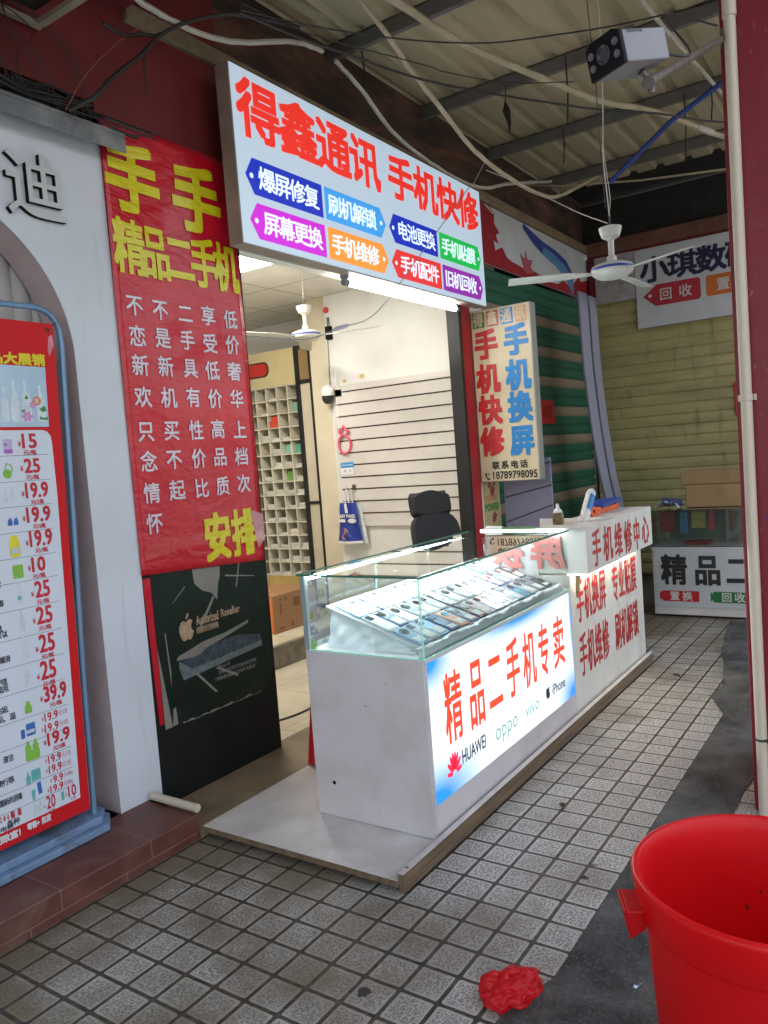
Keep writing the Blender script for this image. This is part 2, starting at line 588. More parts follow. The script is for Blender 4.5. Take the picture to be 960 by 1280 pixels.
outer = [(-3, .105), (ax0, .105), (ax0, acz)]
arc = [(acx - ar * math.cos(math.pi * k / 40), acz + ar * math.sin(math.pi * k / 40)) for k in range(41)]
for y in ():
    pass
mb = MB()
Wt = 2.935
for y in (2.79, 2.95):
    # wall face as strips around the arch
    mb.poly([(-3, y, .105), (ax0, y, .105), (ax0, y, acz), (-3, y, acz)])
    mb.poly([(ax1, y, .105), (2.2, y, .105), (2.2, y, acz), (ax1, y, acz)])
    mb.poly([(-3, y, acz), (ax0, y, acz), (ax0, y, Wt), (-3, y, Wt)])
    mb.poly([(ax1, y, acz), (2.2, y, acz), (2.2, y, Wt), (ax1, y, Wt)])
    for (a, b_), (c_, d_) in zip(arc[:-1], arc[1:]):
        mb.poly([(a, y, b_), (c_, y, d_), (c_, y, Wt), (a, y, Wt)])
mb.poly([(2.2, 2.79, .105), (2.2, 2.95, .105), (2.2, 2.95, Wt), (2.2, 2.79, Wt)])
mb.poly([(-3, 2.79, .105), (-3, 2.95, .105), (-3, 2.95, Wt), (-3, 2.79, Wt)])
mb.poly([(-3, 2.79, Wt), (2.2, 2.79, Wt), (2.2, 2.95, Wt), (-3, 2.95, Wt)])
mb.build('wall', white_wall, lsf, recalc=False)
mb = MB()
rim = [(ax0, .105)] + [(ax0, 1.0)] + arc + [(ax1, 1.0), (ax1, .105)]
for (a, b_), (c_, d_) in zip(rim[:-1], rim[1:]):
    k = .0015
    mb.poly([(a, 2.792, b_), (c_, 2.792, d_), (c_, 2.95, d_), (a, 2.95, b_)])
mb.build('arch_reveal', mauve, lsf, smooth=True, angle=30)
mb = MB()
for k in range(16):
    x = .76 + k * .078
    mb.grid(lambda u, v, x=x: (x + u * .078, 2.975 - .012 * math.sin(math.pi * u) ** .6, .105 + v * 2.6), 6, 1)
mb.build('shutter', shut_grey, lsf, smooth=True)
mb = MB().box(-3, 2.262, 2.70, 2.788, 2.925, 2.94)
mb.prism([(-3, 2.70, 2.925), (-3, 2.706, 2.925), (-3, 2.706, 2.86), (-3, 2.70, 2.86)], (5.262, 0, 0))
mb.build('flashing', flash, lsf, bevel=.002)
dust = mat('pale_dust', (.42, .41, .39), .95, var=.4, vs=30, bump=1, bs=80)
mb = MB()
mb.grid(lambda u, v: (-1 + u * 3.2, 2.704 + v * .08, 2.941 + .012 * max(0, math.sin(u * 61) * .4 + math.sin(u * 173 + v * 3) * .5 + .3) * math.sin(math.pi * v)), 260, 5)
mb.build('dust_ridge', dust, lsf)
letter_face = mat('sign_letter_grey', (.52, .52, .53), .45, var=.05)
letter_side = mat('sign_letter_black', (.010, .010, .011), .85, var=.1, spec=.15)

# raised wall character
def raised_char(name, ch, u0, vt, u1, vb, y0, depth, label):
    c = D.curves.new('glyph', 'FONT')
    c.body = ch
    c.resolution_u = 3
    c.extrude = .5
    c.offset = .004
    o = D.objects.new('glyph', c)
    COL.objects.link(o)
    bpy.context.view_layer.update()
    me = D.meshes.new_from_object(o.evaluated_get(bpy.context.evaluated_depsgraph_get()))
    V = [tuple(p.co) for p in me.vertices]
    F = [list(p.vertices) for p in me.polygons]
    NZ = [p.normal.z for p in me.polygons]
    D.objects.remove(o)
    xs, ys = [p[0] for p in V], [p[1] for p in V]
    bx = (min(xs), max(xs), min(ys), max(ys))
    mb = MB()
    vv = [(u0 + (p[0] - bx[0]) / (bx[1] - bx[0]) * (u1 - u0), y0 - depth * (p[2] + .5), vb + (p[1] - bx[2]) / (bx[3] - bx[2]) * (vt - vb)) for p in V]
    mb.v = vv
    mb.f = F
    mb.mi = [0 if z > .9 else 1 for z in NZ]
    ob = mb.build(name, [letter_face, letter_side], recalc=False)
    return tag(ob, label, 'sign letter')
raised_char('wall_letter', '迪', 1.745, 2.775, 1.995, 2.525, 2.789, .022, 'raised grey Chinese character with black sides on the white wall')

blue_paint = mat('worn_blue_paint', (.17, .265, .42), .5, var=.15, vs=9, dirt=(.07, .06, .055), da=.75, ds=7, bump=.2, lo=.5, hi=.66)
sl = MB()
sl.prism([(-1, 2.665, .107), (1.86, 2.70, .107), (1.925, 2.788, .107), (1.925, 2.93, .107), (-1, 2.93, .107)], (0, 0, .028))
sl.prism([(-1, 2.70, .1352), (1.85, 2.73, .1352), (1.905, 2.79, .1352), (1.905, 2.93, .1352), (-1, 2.93, .1352)], (0, 0, .03))
tag(sl.build('blue_sill', blue_paint, bevel=.004), 'worn blue painted sill slab below the price board', 'sill')

# red fascia, brown ledge, cross beam
red_wall = mat('dark_red_paint', (.14, .009, .012), .62, var=.15, vs=3, dirt=(.09, .02, .018), da=.6, ds=2, bump=.15, bs=50)
led = mat('aged_concrete_ledge', (.24, .185, .115), .85, var=.35, vs=4, dirt=(.08, .06, .04), da=.6, ds=4, bump=.6, bs=30, bdist=.01)
brk = mat('brown_brick_upper_wall', (.13, .062, .04), .9, var=.5, vs=4, dirt=(.025, .02, .016), da=.9, ds=3.2, stretch=(.5, 1, 2), lo=.38, hi=.6, bump=.6, bs=25, bdist=.01)
dark_m = mat('shaded_dark_wall', (.016, .015, .014), .9, var=.3, dirt=(.04, .036, .03), da=.5)  # near-black colour stands in for the shade of unlit gaps
tag(MB().box(-3, 2.1999, 2.805, 2.95, 3.08, 3.98).box(2.2, 2.96, 2.805, 2.95, 3.021, 3.98).build('red_fascia', red_wall), 'dark red painted fascia wall above the white shop front and red banner', 'wall')
tag(MB().box(2.03, 2.395, 1.2, 2.804, 3.53, 3.97).build('red_cross_beam', red_wall), 'dark red beam running out from the red fascia wall towards the street', 'beam')
tag(MB().box(-3, 2.2, 2.96, 3.0, 2.9, 3.12).build('dark_recess_wall', dark_m), 'wall painted dark as shade behind the tangled cables above the white shop front', 'wall')
tag(MB().box(-3, 9.4, 6.76, 8.0, 0, 4.059).box(-3.2, 9.4, 2.951, 6.7599, 3.6, 4.0).box(-3.2, -3.0, 2.951, 6.75, 0, 3.59).box(6.21, 9.4, 2.96, 6.75, 0, 3.59).build('sun_blocking_mass', dark_m), 'unseen building mass behind the row of shops, added to block sun leaks', 'building')  # unseen mass added to keep sun and sky out behind the shops
tag(MB().box(2.397, 8.3, 2.775, 2.9, 3.485, 3.565).build('concrete_ledge', led, bevel=.006), 'long brown concrete ledge running above the illuminated shop sign', 'ledge')
tag(MB().box(2.97, 8.3, 2.84, 2.95, 3.566, 4.05).build('upper_brick_wall', brk), 'brown brick wall strip between the concrete ledge and the metal roof', 'wall')

# ------------------------------------------------------------------ awning roof
sheet_m = mat('cream_roof_sheet', (.47, .41, .265), .55, .0, var=.1, vs=2, dirt=(.17, .13, .08), da=.55, ds=1.3, stretch=(.35, 1.6, 1), lo=.42, hi=.75)
steel = mat('grey_steel_purlin', (.15, .15, .14), .7, .0, var=.2, dirt=(.12, .07, .04), da=.5, ds=6)
roof = thing('awning_roof', (2.5, 1.0, 3.9), 'cream corrugated metal roof on grey purlins covering the walkway', 'roof')
mb = MB()
prof = []
y = -.30
while y < 2.84:
    prof += [(y, 0), (y + .155, 0), (y + .175, .032), (y + .225, .032)]
    y += .245
prof = [p for p in prof if p[0] < 2.84] + [(2.84, 0)]
xs = [-3.2, -1, 1, 3, 5, 6.5, 7.68]
mb.add([(x, p[0], 3.985 + p[1]) for x in xs for p in prof], [(i * len(prof) + k, i * len(prof) + k + 1, (i + 1) * len(prof) + k + 1, (i + 1) * len(prof) + k) for i in range(len(xs) - 1) for k in range(len(prof) - 1)])
ob = mb.build('roof_sheet', sheet_m, roof)
sd = ob.modifiers.new('thick', 'SOLIDIFY')
sd.thickness = .004
sd.offset = 1
for x in (-2.3, -1.25, -.2, .85, 1.9, 2.92, 3.95, 5.04, 6.1, 7.15):
    MB().box(x - .004, x + .03, -.28, 2.84, 3.895, 3.902).box(x - .004, x + .002, -.28, 2.84, 3.902, 3.982).box(x - .004, x + .03, -.28, 2.84, 3.976, 3.983).build('purlin', steel, roof)
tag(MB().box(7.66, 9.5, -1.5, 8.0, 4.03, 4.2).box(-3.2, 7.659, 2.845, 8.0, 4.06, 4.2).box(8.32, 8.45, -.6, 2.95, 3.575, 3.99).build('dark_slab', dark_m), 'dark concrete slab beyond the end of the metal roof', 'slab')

# ------------------------------------------------------------------ the phone shop
cream_wall = mat('cream_interior_wall', (.75, .74, .70), .6, var=.06, vs=2, dirt=(.55, .46, .3), da=.3, ds=1.5, bump=.1, bs=60)
beige_wall = mat('beige_column', (.66, .58, .42), .6, var=.06, dirt=(.5, .41, .27), da=.3)
ceil_m = floor_tile_material('ceiling_tile', (.76, .73, .66), .6, (.25, .22, .17), 4.23 - 4.4, 3.62 - 4.6, gw=.006, rough=.8, dirt=(.45, .4, .32), da=.3)
black_m = mat('black_laminate', (.011, .012, .012), .6, var=.2, spec=.2, dirt=(.07, .07, .07), da=.35, ds=30, bump=.05, lo=.62, hi=.7)
shop = thing('phone_shop', (4.4, 4.6, 0), 'open fronted phone shop with cream walls and a tiled ceiling', 'shop')
MB().box(2.2, 3.0, 2.80, 3.0, .0, 3.02).build('pillar', black_m, shop, bevel=.004)
mb = MB().box(2.8, 3.0, 3.001, 6.6, -.004, 2.93)
mb.box(2.8, 6.2, 6.6, 6.75, -.004, 3.2)
mb.box(6.04, 6.2, 3.0, 6.6, -.004, 2.93)
mb.build('inner_wall', cream_wall, shop)
MB().box(5.40, 6.039, 2.90, 4.131, -.004, 2.925).build('side_wall', cream_wall, shop, bevel=.003)
MB().box(5.415, 5.70, 4.132, 4.335, -.004, 2.925).build('column', beige_wall, shop, bevel=.003)
MB().box(2.8, 6.2, 2.90, 6.6, 2.926, 3.05).build('ceiling', ceil_m, shop, )
MB().box(2.962, 5.345, 2.825, 2.899, 2.62, 3.484).build('header_wall', cream_wall, shop)
MB().box(5.298, 5.345, 2.795, 2.899, 0.0, 2.62).build('door_post', mat('black_metal_post', (.015, .015, .016), .4, .2), shop, bevel=.003)
redp = mat('red_pillar_paint', (.40, .015, .022), .5, var=.12, vs=5, dirt=(.2, .02, .02), da=.5, ds=4)
MB().box(5.346, 5.50, 2.80, 2.9, 0, 2.99).build('red_jamb', redp, shop, bevel=.003)
MB().box(5.501, 5.72, 2.81, 2.9, 0, 2.99).build('cream_jamb', cream_wall, shop)
# slatted display wall
slat_m = mat('pinkish_slat_board', (.68, .63, .58), .5, var=.05, vs=3, dirt=(.5, .42, .34), da=.3, ds=2)
groove_m = mat('brown_slat_groove', (.05, .028, .018), .6)
slat = MB().box(5.372, 5.398, 2.905, 4.09, .955, 2.152).build('slat_board', slat_m, shop)
g = MB()
for k in range(11):
    z = 2.095 - k * .103
    zl, zr = z + .0, z
    g.box(5.3695, 5.3715, 2.905, 4.06 if k else 3.98, z - .0055, z + .0055)
g.build('groove', groove_m, slat)

# ------------------------------------------------------------------ signs
sign_white = emit('sign_lit_white', (.62, .80, 1.0), .15, base=(.35, .38, .4))
def lit(name, col, s=.165): return emit(name, col, s, rough=.35, sample=False)
RED, WHT = lit('sign_lit_red', (.82, .032, .02)), lit('sign_lit_tag_white', (.80, .90, 1.0))
TAGC = dict(blue=lit('sign_lit_blue', (.005, .025, .46)), sky=lit('sign_lit_sky_blue', (.05, .33, .80)), magenta=lit('sign_lit_magenta', (.58, .01, .62)), orange=lit('sign_lit_orange', (.90, .30, .035)), green=lit('sign_lit_green', (.01, .48, .08)), red=lit('sign_lit_tag_red', (.76, .03, .03)), purple=lit('sign_lit_purple', (.27, .02, .36)))
sign_side = mat('brown_sign_casing', (.27, .215, .19), .5, .0, var=.15, dirt=(.08, .06, .05), da=.4)
msign = thing('shop_sign', (4.1, 2.64, 2.572), 'long illuminated white shop sign with red title and coloured service tags', 'sign')
MB().box(2.818, 5.388, 2.604, 2.69, 2.572, 3.412).build('casing', sign_side, msign, bevel=.004)
MB().box(2.824, 5.383, 2.600, 2.6035, 2.578, 3.407).build('face', sign_white, msign)
F26 = front(2.600)
mb = MB()
cjk(mb, F26, '得鑫通讯', 2.873, 3.348, 4.032, 3.092, cw=.262, bold=.0085)
mb.build('shop_name', RED, msign)
mb = MB()
cjk(mb, F26, '手机快修', 4.160, 3.346, 5.315, 3.100, cw=.258, bold=.0085)
mb.build('service_name', RED, msign)
rows = {1: (2.994, 2.82), 2: (2.782, 2.61)}
tags = [('blue', 1, 2.925, 3.463, 'L', '爆屏修复', 2.871), ('sky', 1, 3.485, 4.022, 'R', '刷机解锁', 4.078), ('magenta', 2, 2.935, 3.466, 'L', '屏幕更换', 2.878), ('orange', 2, 3.491, 4.025, 'R', '手机维修', 4.082),
        ('blue', 1, 4.170, 4.700, 'L', '电池更换', 4.115), ('green', 1, 4.730, 5.296, 'R', '手机贴膜', 5.338), ('red', 2, 4.177, 4.725, 'L', '手机配件', 4.115), ('purple', 2, 4.748, 5.292, 'R', '旧机回收', 5.344)]
for col, r, a, b, d, text, tip in tags:
    t, bt = rows[r]
    mid = (t + bt) / 2
    mb = MB()
    if d == 'L':
        ppoly(mb, F26, [(tip, mid), (a, bt), (b, bt), (b, t), (a, t)], .0015)
        eye, t0, t1 = a - .012, a + .045, b - .04
    else:
        ppoly(mb, F26, [(a, bt), (b, bt), (tip, mid), (b, t), (a, t)], .0015)
        eye, t0, t1 = b + .004, a + .035, b - .055
    tg = mb.build('service_tag', TAGC[col], msign)
    mb = MB()
    cjk(mb, F26, text, t0, mid + .052, t1, mid - .052, bold=.0022, h=.0025)
    ellipse(mb, F26, eye, mid, .013, .013, .0025)
    mb.build('tag_lettering', WHT, tg)

# red banner
def banner_material(name, col):
    m, nt, N, L, b = _nt(name)
    P = _coord(nt)
    n = _noise(nt, P, 3, 4)
    c = _mix(nt, _ramp(nt, n, .3, .7), tuple(x * .86 for x in col), col)
    L.new(c, b.inputs['Base Color'])
    b.inputs['Roughness'].default_value = .32
    b.inputs['Specular IOR Level'].default_value = .35
    b.inputs['Coat Weight'].default_value = .35
    b.inputs['Coat Roughness'].default_value = .06
    mp = N.new('ShaderNodeMapping')
    mp.inputs['Scale'].default_value = (1, 1, 2.2)
    mp.inputs['Rotation'].default_value = (0, R(25), 0)
    L.new(P, mp.inputs['Vector'])
    h = _noise(nt, mp.outputs[0], 3.4, 2, .5, 1.8)
    h2 = _noise(nt, mp.outputs[0], 16, 3, .5, .8)
    hh = _math(nt, 'ADD', h, _math(nt, 'MULTIPLY', h2, .3))
    _bump(nt, b, hh, .42, .03)
    return m
ban_red = banner_material('red_vinyl', (.56, .006, .024))
ban_yel = banner_material('yellow_vinyl', (.72, .62, .015))
ban_wht = banner_material('white_vinyl', (.70, .64, .74))
ban = thing('red_banner', (2.58, 2.79, 1.04), 'tall red vinyl banner with yellow title and white Chinese verses on the pillar', 'banner')
def bw(u, v):   # gentle folds of the sheet
    x = 2.196 + u * .778 - (.0 if u > .5 else 0)
    zb = 1.078 - .045 * u
    z = zb + v * (3.028 - zb)
    y = 2.786 + .003 * math.sin(9 * u + 5 * v) + .0016 * math.sin(23 * v + 4 * u) - .006 * (1 - u) ** 6
    return (x, y, z)
ob = MB().grid(bw, 24, 60).build('sheet', ban_red, ban, smooth=True)
ob.modifiers.new('thick', 'SOLIDIFY').thickness = .002
hem = MB()
class Sheet:
    def __call__(s, u, v, h=0.):
        a = (u - 2.196) / .778
        zb = 1.078 - .045 * a
        return Vector((u, bw(a, (v - zb) / (3.028 - zb))[1] - .0009 - h, v))
FB = Sheet()
for z, z2 in ((2.622, 2.613), (1.12, 1.089)):
    hem.tube([FB(2.20 + .772 * k / 12, z + (z2 - z) * k / 12, -.004) for k in range(13)], .0022, 5)
hem.tube([FB(2.222, 1.11 + k * .19, -.003) for k in range(11)], .002, 5)
hem.build('hem', banner_material('red_vinyl_hem', (.62, .05, .06)), ban, smooth=True)
mb = MB()
cjk(mb, FB, '手', 2.222, 2.925, 2.492, 2.655, bold=.012, h=.0035)
mb.build('title_character', ban_yel, ban)
mb = MB()
cjk(mb, FB, '手', 2.592, 2.925, 2.862, 2.645, bold=.012, h=.0035)
mb.build('title_character', ban_yel, ban)
mb = MB()
cjk(mb, FB, '精品二手机', 2.222, 2.60, 2.946, 2.385, cw=.142, bold=.0058, h=.0025)
mb.build('subtitle', ban_yel, ban)
mb = MB()
cjk(mb, FB, '安排', 2.585, 1.292, 2.920, 1.085, cw=.15, bold=.008, h=.002)
mb.build('closing_words', ban_yel, ban)
mb = MB()
cols = ['不恋新欢只念情怀', '不是新机买不起', '二手具有性价比', '享受低价高品质', '低价奢华上档次']
us = [2.253, 2.396, 2.546, 2.687, 2.832]
zs = [2.244, 2.116, 1.988, 1.851, 1.702, 1.569, 1.43, 1.293]
for c, (t, u) in enumerate(zip(cols, us)):
    for r, ch in enumerate(t):
        zz = zs[r] + (.002 if c else 0) + random.uniform(-.003, .003)
        cjk(mb, FB, ch, u, zz + .042, u + .084, zz - .042, bold=.0014, h=.002)
mb.build('verses', ban_wht, ban)
tape = mat('clear_tape', (.5, .2, .22), .12, var=.1, coat=.6)
MB().add([FB(2.90, 1.30, .0045), FB(2.985, 1.27, .0045), FB(2.985, 1.14, .0045), FB(2.93, 1.10, .0045)], [(0, 1, 2, 3)]).build('tape', tape, ban)

# black reseller poster on the pillar foot
post_m = mat('dark_green_poster', (.006, .016, .010), .5, var=.2, vs=3, spec=.25, dirt=(.05, .055, .05), da=.35, ds=12, lo=.6, hi=.72)
torn = mat('torn_paper', (.22, .205, .18), .8, var=.15, vs=9)
pale = mat('poster_print_grey', (.24, .24, .23), .5, var=.3, vs=20)
gold = mat('poster_print_gold', (.40, .27, .17), .5, var=.35, vs=30)
pst = thing('reseller_poster', (2.57, 2.797, .37), 'torn black reseller poster with a printed phone on the pillar foot', 'poster')
FP = front(2.7985)
mb = MB()
ppoly(mb, FP, [(2.252, 1.10), (2.96, 1.10), (2.975, .95), (2.972, .42), (2.90, .365), (2.7, .36), (2.5, .368), (2.30, .372), (2.278, .55), (2.256, .75)], .0)
mb.build('sheet', post_m, pst)
mb = MB()
ppoly(mb, FP, [(2.252, .752), (2.276, .56), (2.298, .372), (2.256, .372)], .001)
ppoly(mb, FP, [(2.491, 1.08), (2.67, 1.08), (2.664, 1.0), (2.648, .965), (2.634, .890), (2.60, .93), (2.545, .95), (2.50, .99)], .001)
ppoly(mb, FP, [(2.606, .912), (2.618, .905), (2.54, .80), (2.508, .775), (2.512, .79)], .0011)
ppoly(mb, FP, [(2.80, 1.06), (2.808, 1.06), (2.772, .93), (2.762, .925)], .0012)
ppoly(mb, FP, [(2.35, .662), (2.365, .678), (2.52, .712), (2.66, .722), (2.83, .752), (2.822, .735), (2.66, .70), (2.53, .676), (2.49, .655), (2.44, .655)], .0030)
ppoly(mb, FP, [(2.30, .80), (2.306, .80), (2.318, .62), (2.312, .55)], .0011)
ppoly(mb, FP, [(2.36, .92), (2.363, .926), (2.44, .99), (2.442, .984)], .0011)
ppoly(mb, FP, [(2.70, 1.0), (2.90, .965), (2.90, .961), (2.70, .992)], .0011)
ppoly(mb, FP, [(2.31, .45), (2.325, .455), (2.33, .375), (2.30, .375)], .0012)
ppoly(mb, FP, [(2.45, .58), (2.466, .58), (2.585, .455), (2.572, .452)], .0012)
ppoly(mb, FP, [(2.585, .565), (2.60, .57), (2.73, .50), (2.722, .49)], .0012)
random.seed(4)
edge = [(2.36 + k * .0145, .367 + .0016 * math.sin(k * .9)) for k in range(37)]
ppoly(mb, FP, edge + [(u, v + .002 + random.random() ** 2 * .011) for u, v in reversed(edge)], .0022)
mb.build('torn_edges', torn, pst)
def apple(mb, pl, u, v, s, h, sgn=1):
    """Fruit silhouette with a bite and a leaf, s = height of the body."""
    pts = [(0, .86), (.12, .93), (.27, .97), (.40, .92), (.46, .86), (.36, .74), (.33, .60), (.38, .46), (.50, .37), (.43, .2), (.33, .06), (.22, .0), (.1, .03), (0, .05), (-.1, .03), (-.22, .0), (-.34, .08), (-.44, .25), (-.5, .48), (-.48, .70), (-.38, .87), (-.25, .95), (-.12, .93)]
    ppoly(mb, pl, [(u + sgn * a * s * .88, v + b * s) for a, b in pts], h)
    ppoly(mb, pl, [(u + sgn * a * s, v + b * s) for a, b in [(-.01, 1.0), (.02, 1.14), (.10, 1.24), (.2, 1.28), (.18, 1.15), (.1, 1.04)]], h)
mb = MB()
apple(mb, FP, 2.428, .738, .098, .0015)
latin(mb, FP, 'Authorized', 2.490, .838, 2.630, .795, bold=.0012, h=.0015)
latin(mb, FP, 'Reseller', 2.650, .838, 2.776, .802, bold=.0012, h=.0015)
cjk(mb, FP, '授权经销商', 2.488, .785, 2.625, .756, bold=.0006, h=.0015)
mb.build('emblem_and_lettering', gold, pst)
mb = MB()
latin(mb, FP, 'iPhone 4S', 2.60, .575, 2.68, .558, h=.0015)
cjk(mb, FP, '全新手机现已到店欢迎选购', 2.60, .548, 2.86, .530, h=.0015, res=1)
cjk(mb, FP, '详情请向店内工作人员咨询', 2.575, .520, 2.85, .502, h=.0015, res=1)
mb.build('small_print', pale, pst)
mb = MB()
ppoly(mb, FP, [(2.372, .662), (2.44, .60), (2.912, .628), (2.905, .66), (2.745, .692), (2.60, .688)], .0016)
pb = mb.build('printed_phone_screen', mat('poster_phone_screen', (.035, .06, .075), .4, var=.7, vs=30), pst)
mb = MB()
ppoly(mb, FP, [(2.366, .658), (2.384, .588), (2.44, .598), (2.912, .626), (2.912, .600), (2.44, .566), (2.384, .562), (2.366, .62)], .0018)
ppoly(mb, FP, [(2.366, .658), (2.44, .600), (2.912, .628), (2.912, .602), (2.44, .570), (2.386, .592)], .002)
mb.build('printed_phone_rim', mat('poster_phone_rim', (.13, .17, .175), .4, var=.3, vs=30), pst)
mb = MB()
ppoly(mb, FP, [(2.209, 1.06), (2.250, 1.06), (2.252, .40), (2.228, .40)], .0005)
tag(mb.build('red_tape_strip', ban_red), 'narrow red strip taped down the pillar edge beside the torn black poster', 'tape')

# ------------------------------------------------------------------ blade sign (faces along the walkway)
cream_face = mat('cream_sign_acrylic', (.66, .58, .40), .35, var=.04, dirt=(.5, .4, .25), da=.25, ds=3)
alu = mat('aluminium_trim', (.40, .40, .39), .4, .5, var=.1, dirt=(.2, .18, .15), da=.3)
bs = thing('hanging_sign', (5.55, 2.55, 1.265), 'cream projecting sign with red and blue columns of characters and a phone number', 'sign')
mb = MB().box(5.503, 5.60, 2.308, 2.798, 1.265, 2.58)
mb.build('casing', alu, bs, bevel=.003)
MB().box(5.5, 5.5025, 2.314, 2.792, 1.271, 2.574).build('face', cream_face, bs)
S55 = side(5.5)
def paint(name, col, rough=.4): return mat(name, col, rough, var=.06)
pr, pbk, pblue = paint('sign_red', (.55, .02, .025)), paint('sign_black', (.02, .02, .02)), paint('sign_blue', (.01, .23, .62))
mb = MB()
for ch, t in zip('手机快修', (2.411, 2.153, 1.914, 1.672)): cjk(mb, S55, ch, 2.762, t, 2.586, t - .2, bold=.009)
mb.build('red_column', pr, bs)
mb = MB()
for ch, t in zip('手机换屏', (2.418, 2.158, 1.918, 1.668)): cjk(mb, S55, ch, 2.515, t, 2.338, t - .205, bold=.009)
mb.build('blue_column', pblue, bs)
for ch, a, b, c in (('得', 2.782, 2.680, (.10, .22, .06)), ('鑫', 2.664, 2.566, (.50, .10, .07)), ('通', 2.549, 2.446, (.01, .23, .62)), ('讯', 2.431, 2.338, (.70, .36, .16))):
    mb = MB()
    ppoly(mb, S55, [(a, 2.445), (b, 2.445), (b, 2.562), (a, 2.562)], .0012)
    tl = mb.build('title_tile', paint('title_tile_' + str(int(c[0] * 100)), c), bs)
    mb = MB()
    cjk(mb, S55, ch, a - .012, 2.552, b + .012, 2.457, bold=.0025, h=.002)
    mb.build('tile_lettering', cream_face, tl)
mb = MB()
cjk(mb, S55, '联系电话', 2.690, 1.418, 2.404, 1.362, cw=.054, bold=.0018)
latin(mb, S55, '18789798095', 2.690, 1.343, 2.328, 1.285, bold=.0012)
ph = [(2.757, 1.335), (2.749, 1.338), (2.742, 1.318), (2.748, 1.312), (2.742, 1.302), (2.735, 1.295), (2.729, 1.298), (2.716, 1.290), (2.722, 1.283), (2.732, 1.281), (2.745, 1.290), (2.756, 1.306), (2.761, 1.322)]
ppoly(mb, S55, ph, .003)
for r in (.012, .021):
    for k in range(5):
        a0, a1 = R(15 + k * 14), R(15 + (k + 1) * 14)
        ppoly(mb, S55, [(2.739 - rr * math.cos(a), 1.312 + rr * math.sin(a)) for rr, a in ((r, a0), (r + .004, a0), (r + .004, a1), (r, a1))], .003)
mb.build('contact_lettering', pbk, bs)

# ------------------------------------------------------------------ neighbour shutters and upper banner
gr, bg = mat('green_shutter_slat', (.018, .112, .066), .6, .0, var=.2, vs=4, dirt=(.02, .06, .04), da=.6, ds=4, stretch=(.4, 1, 3), scuff=((.10, .12, .09), .5, 3, (5, 5, .8), .58, .72)), mat('beige_shutter_slat', (.28, .215, .15), .6, var=.15, vs=4, dirt=(.12, .1, .07), da=.5, stretch=(.4, 1, 3))
def shutter(name, ax, pos, a, b, z0, z1, sl, mats, label, fn, depth=.014, group=None):
    mb = MB()
    n = int((z1 - z0) / sl)
    for k in range(n):
        zt = z1 - k * sl
        mb.slot(fn(k))
        pr_ = [(0, 0), (depth * .75, -.12 * sl), (depth, -.45 * sl), (depth * .75, -.8 * sl), (0, -.93 * sl), (0, -sl)]
        rows_ = []
        for d, dz in pr_:
            rows_.append([(pos - d, a, zt + dz), (pos - d, b, zt + dz)] if ax == 'x' else [(a, pos - d, zt + dz), (b, pos - d, zt + dz)])
        vs = [p for r in rows_ for p in r]
        mb.add(vs, [(2 * i, 2 * i + 1, 2 * i + 3, 2 * i + 2) for i in range(len(pr_) - 1)])
    ob = mb.build(name, mats, recalc=False)
    return tag(ob, label, 'shutter', group)
shutter('roller_shutter', 'y', 2.86, 5.721, 8.29, 0.0, 3.0, .0925, [gr, bg], 'closed green roller shutter with beige slats beside the cream hanging sign', lambda k: 1 if k % 3 == 0 and k else 0)
yel = mat('yellow_shutter_slat', (.42, .365, .17), .5, .0, var=.12, vs=2, dirt=(.22, .185, .08), da=.65, ds=2.5, stretch=(1, .5, 2), scuff=((.14, .115, .06), .6, 2.4, (4, 4, .8), .56, .72))
shutter('roller_shutter', 'x', 8.25, -.6, 2.79, 0.0, 3.02, .108, [yel, mat('yellow_shutter_dark', (.19, .16, .06), .5)], 'closed dull yellow roller shutter at the far end of the walkway', lambda k: 0, .016)
far = thing('far_shop_front', (8.4, 1.1, 0), 'plain dark shop front wall at the far end of the walkway behind the yellow shutter', 'shop front')
MB().box(8.30, 8.5, -.6, 2.84, 0, 3.44).build('wall', mat('far_wall', (.2, .17, .13), .8, dirt=(.1, .08, .06)), far)
MB().box(8.22, 8.30, -.6, 2.774, 3.44, 3.575).build('brown_beam', mat('brown_far_beam', (.15, .06, .04), .8, var=.3, dirt=(.2, .15, .08), da=.6), far)
tag(MB().poly([side(8.226)(2.775, 3.02), side(8.226)(-.6, 3.02), side(8.226)(-.6, 3.44), side(8.226)(2.775, 3.44)]).build('red_back_panel', red_wall), 'dark red panel behind the far grey shop sign', 'panel')

mural = thing('maple_banner', (7.0, 2.80, 3.0), 'printed banner with red maple leaves and a blue ribbon on white above the green shutter', 'banner')
FM = front(2.80)
m_white, m_red, m_pink, m_blue, m_lblue = (mat(n, c, .5, var=.1, vs=4) for n, c in (('mural_white', (.55, .56, .60)), ('mural_red', (.33, .012, .022)), ('mural_pink', (.42, .10, .13)), ('mural_blue', (.04, .06, .30)), ('mural_sky', (.10, .25, .46))))
MB().box(5.60, 8.28, 2.80, 2.812, 3.003, 3.482).build('sheet', m_white, mural)
random.seed(11)
def ragged(pts, amp, n):
    out = []
    for (a, b), (c_, d_) in zip(pts, pts[1:] + pts[:1]):
        for k in range(n):
            t = k / n
            out.append((a + (c_ - a) * t + (random.uniform(-amp, amp) if k else 0), b + (d_ - b) * t + (random.uniform(-amp, amp) * .5 if k else 0)))
    return out
mb = MB()
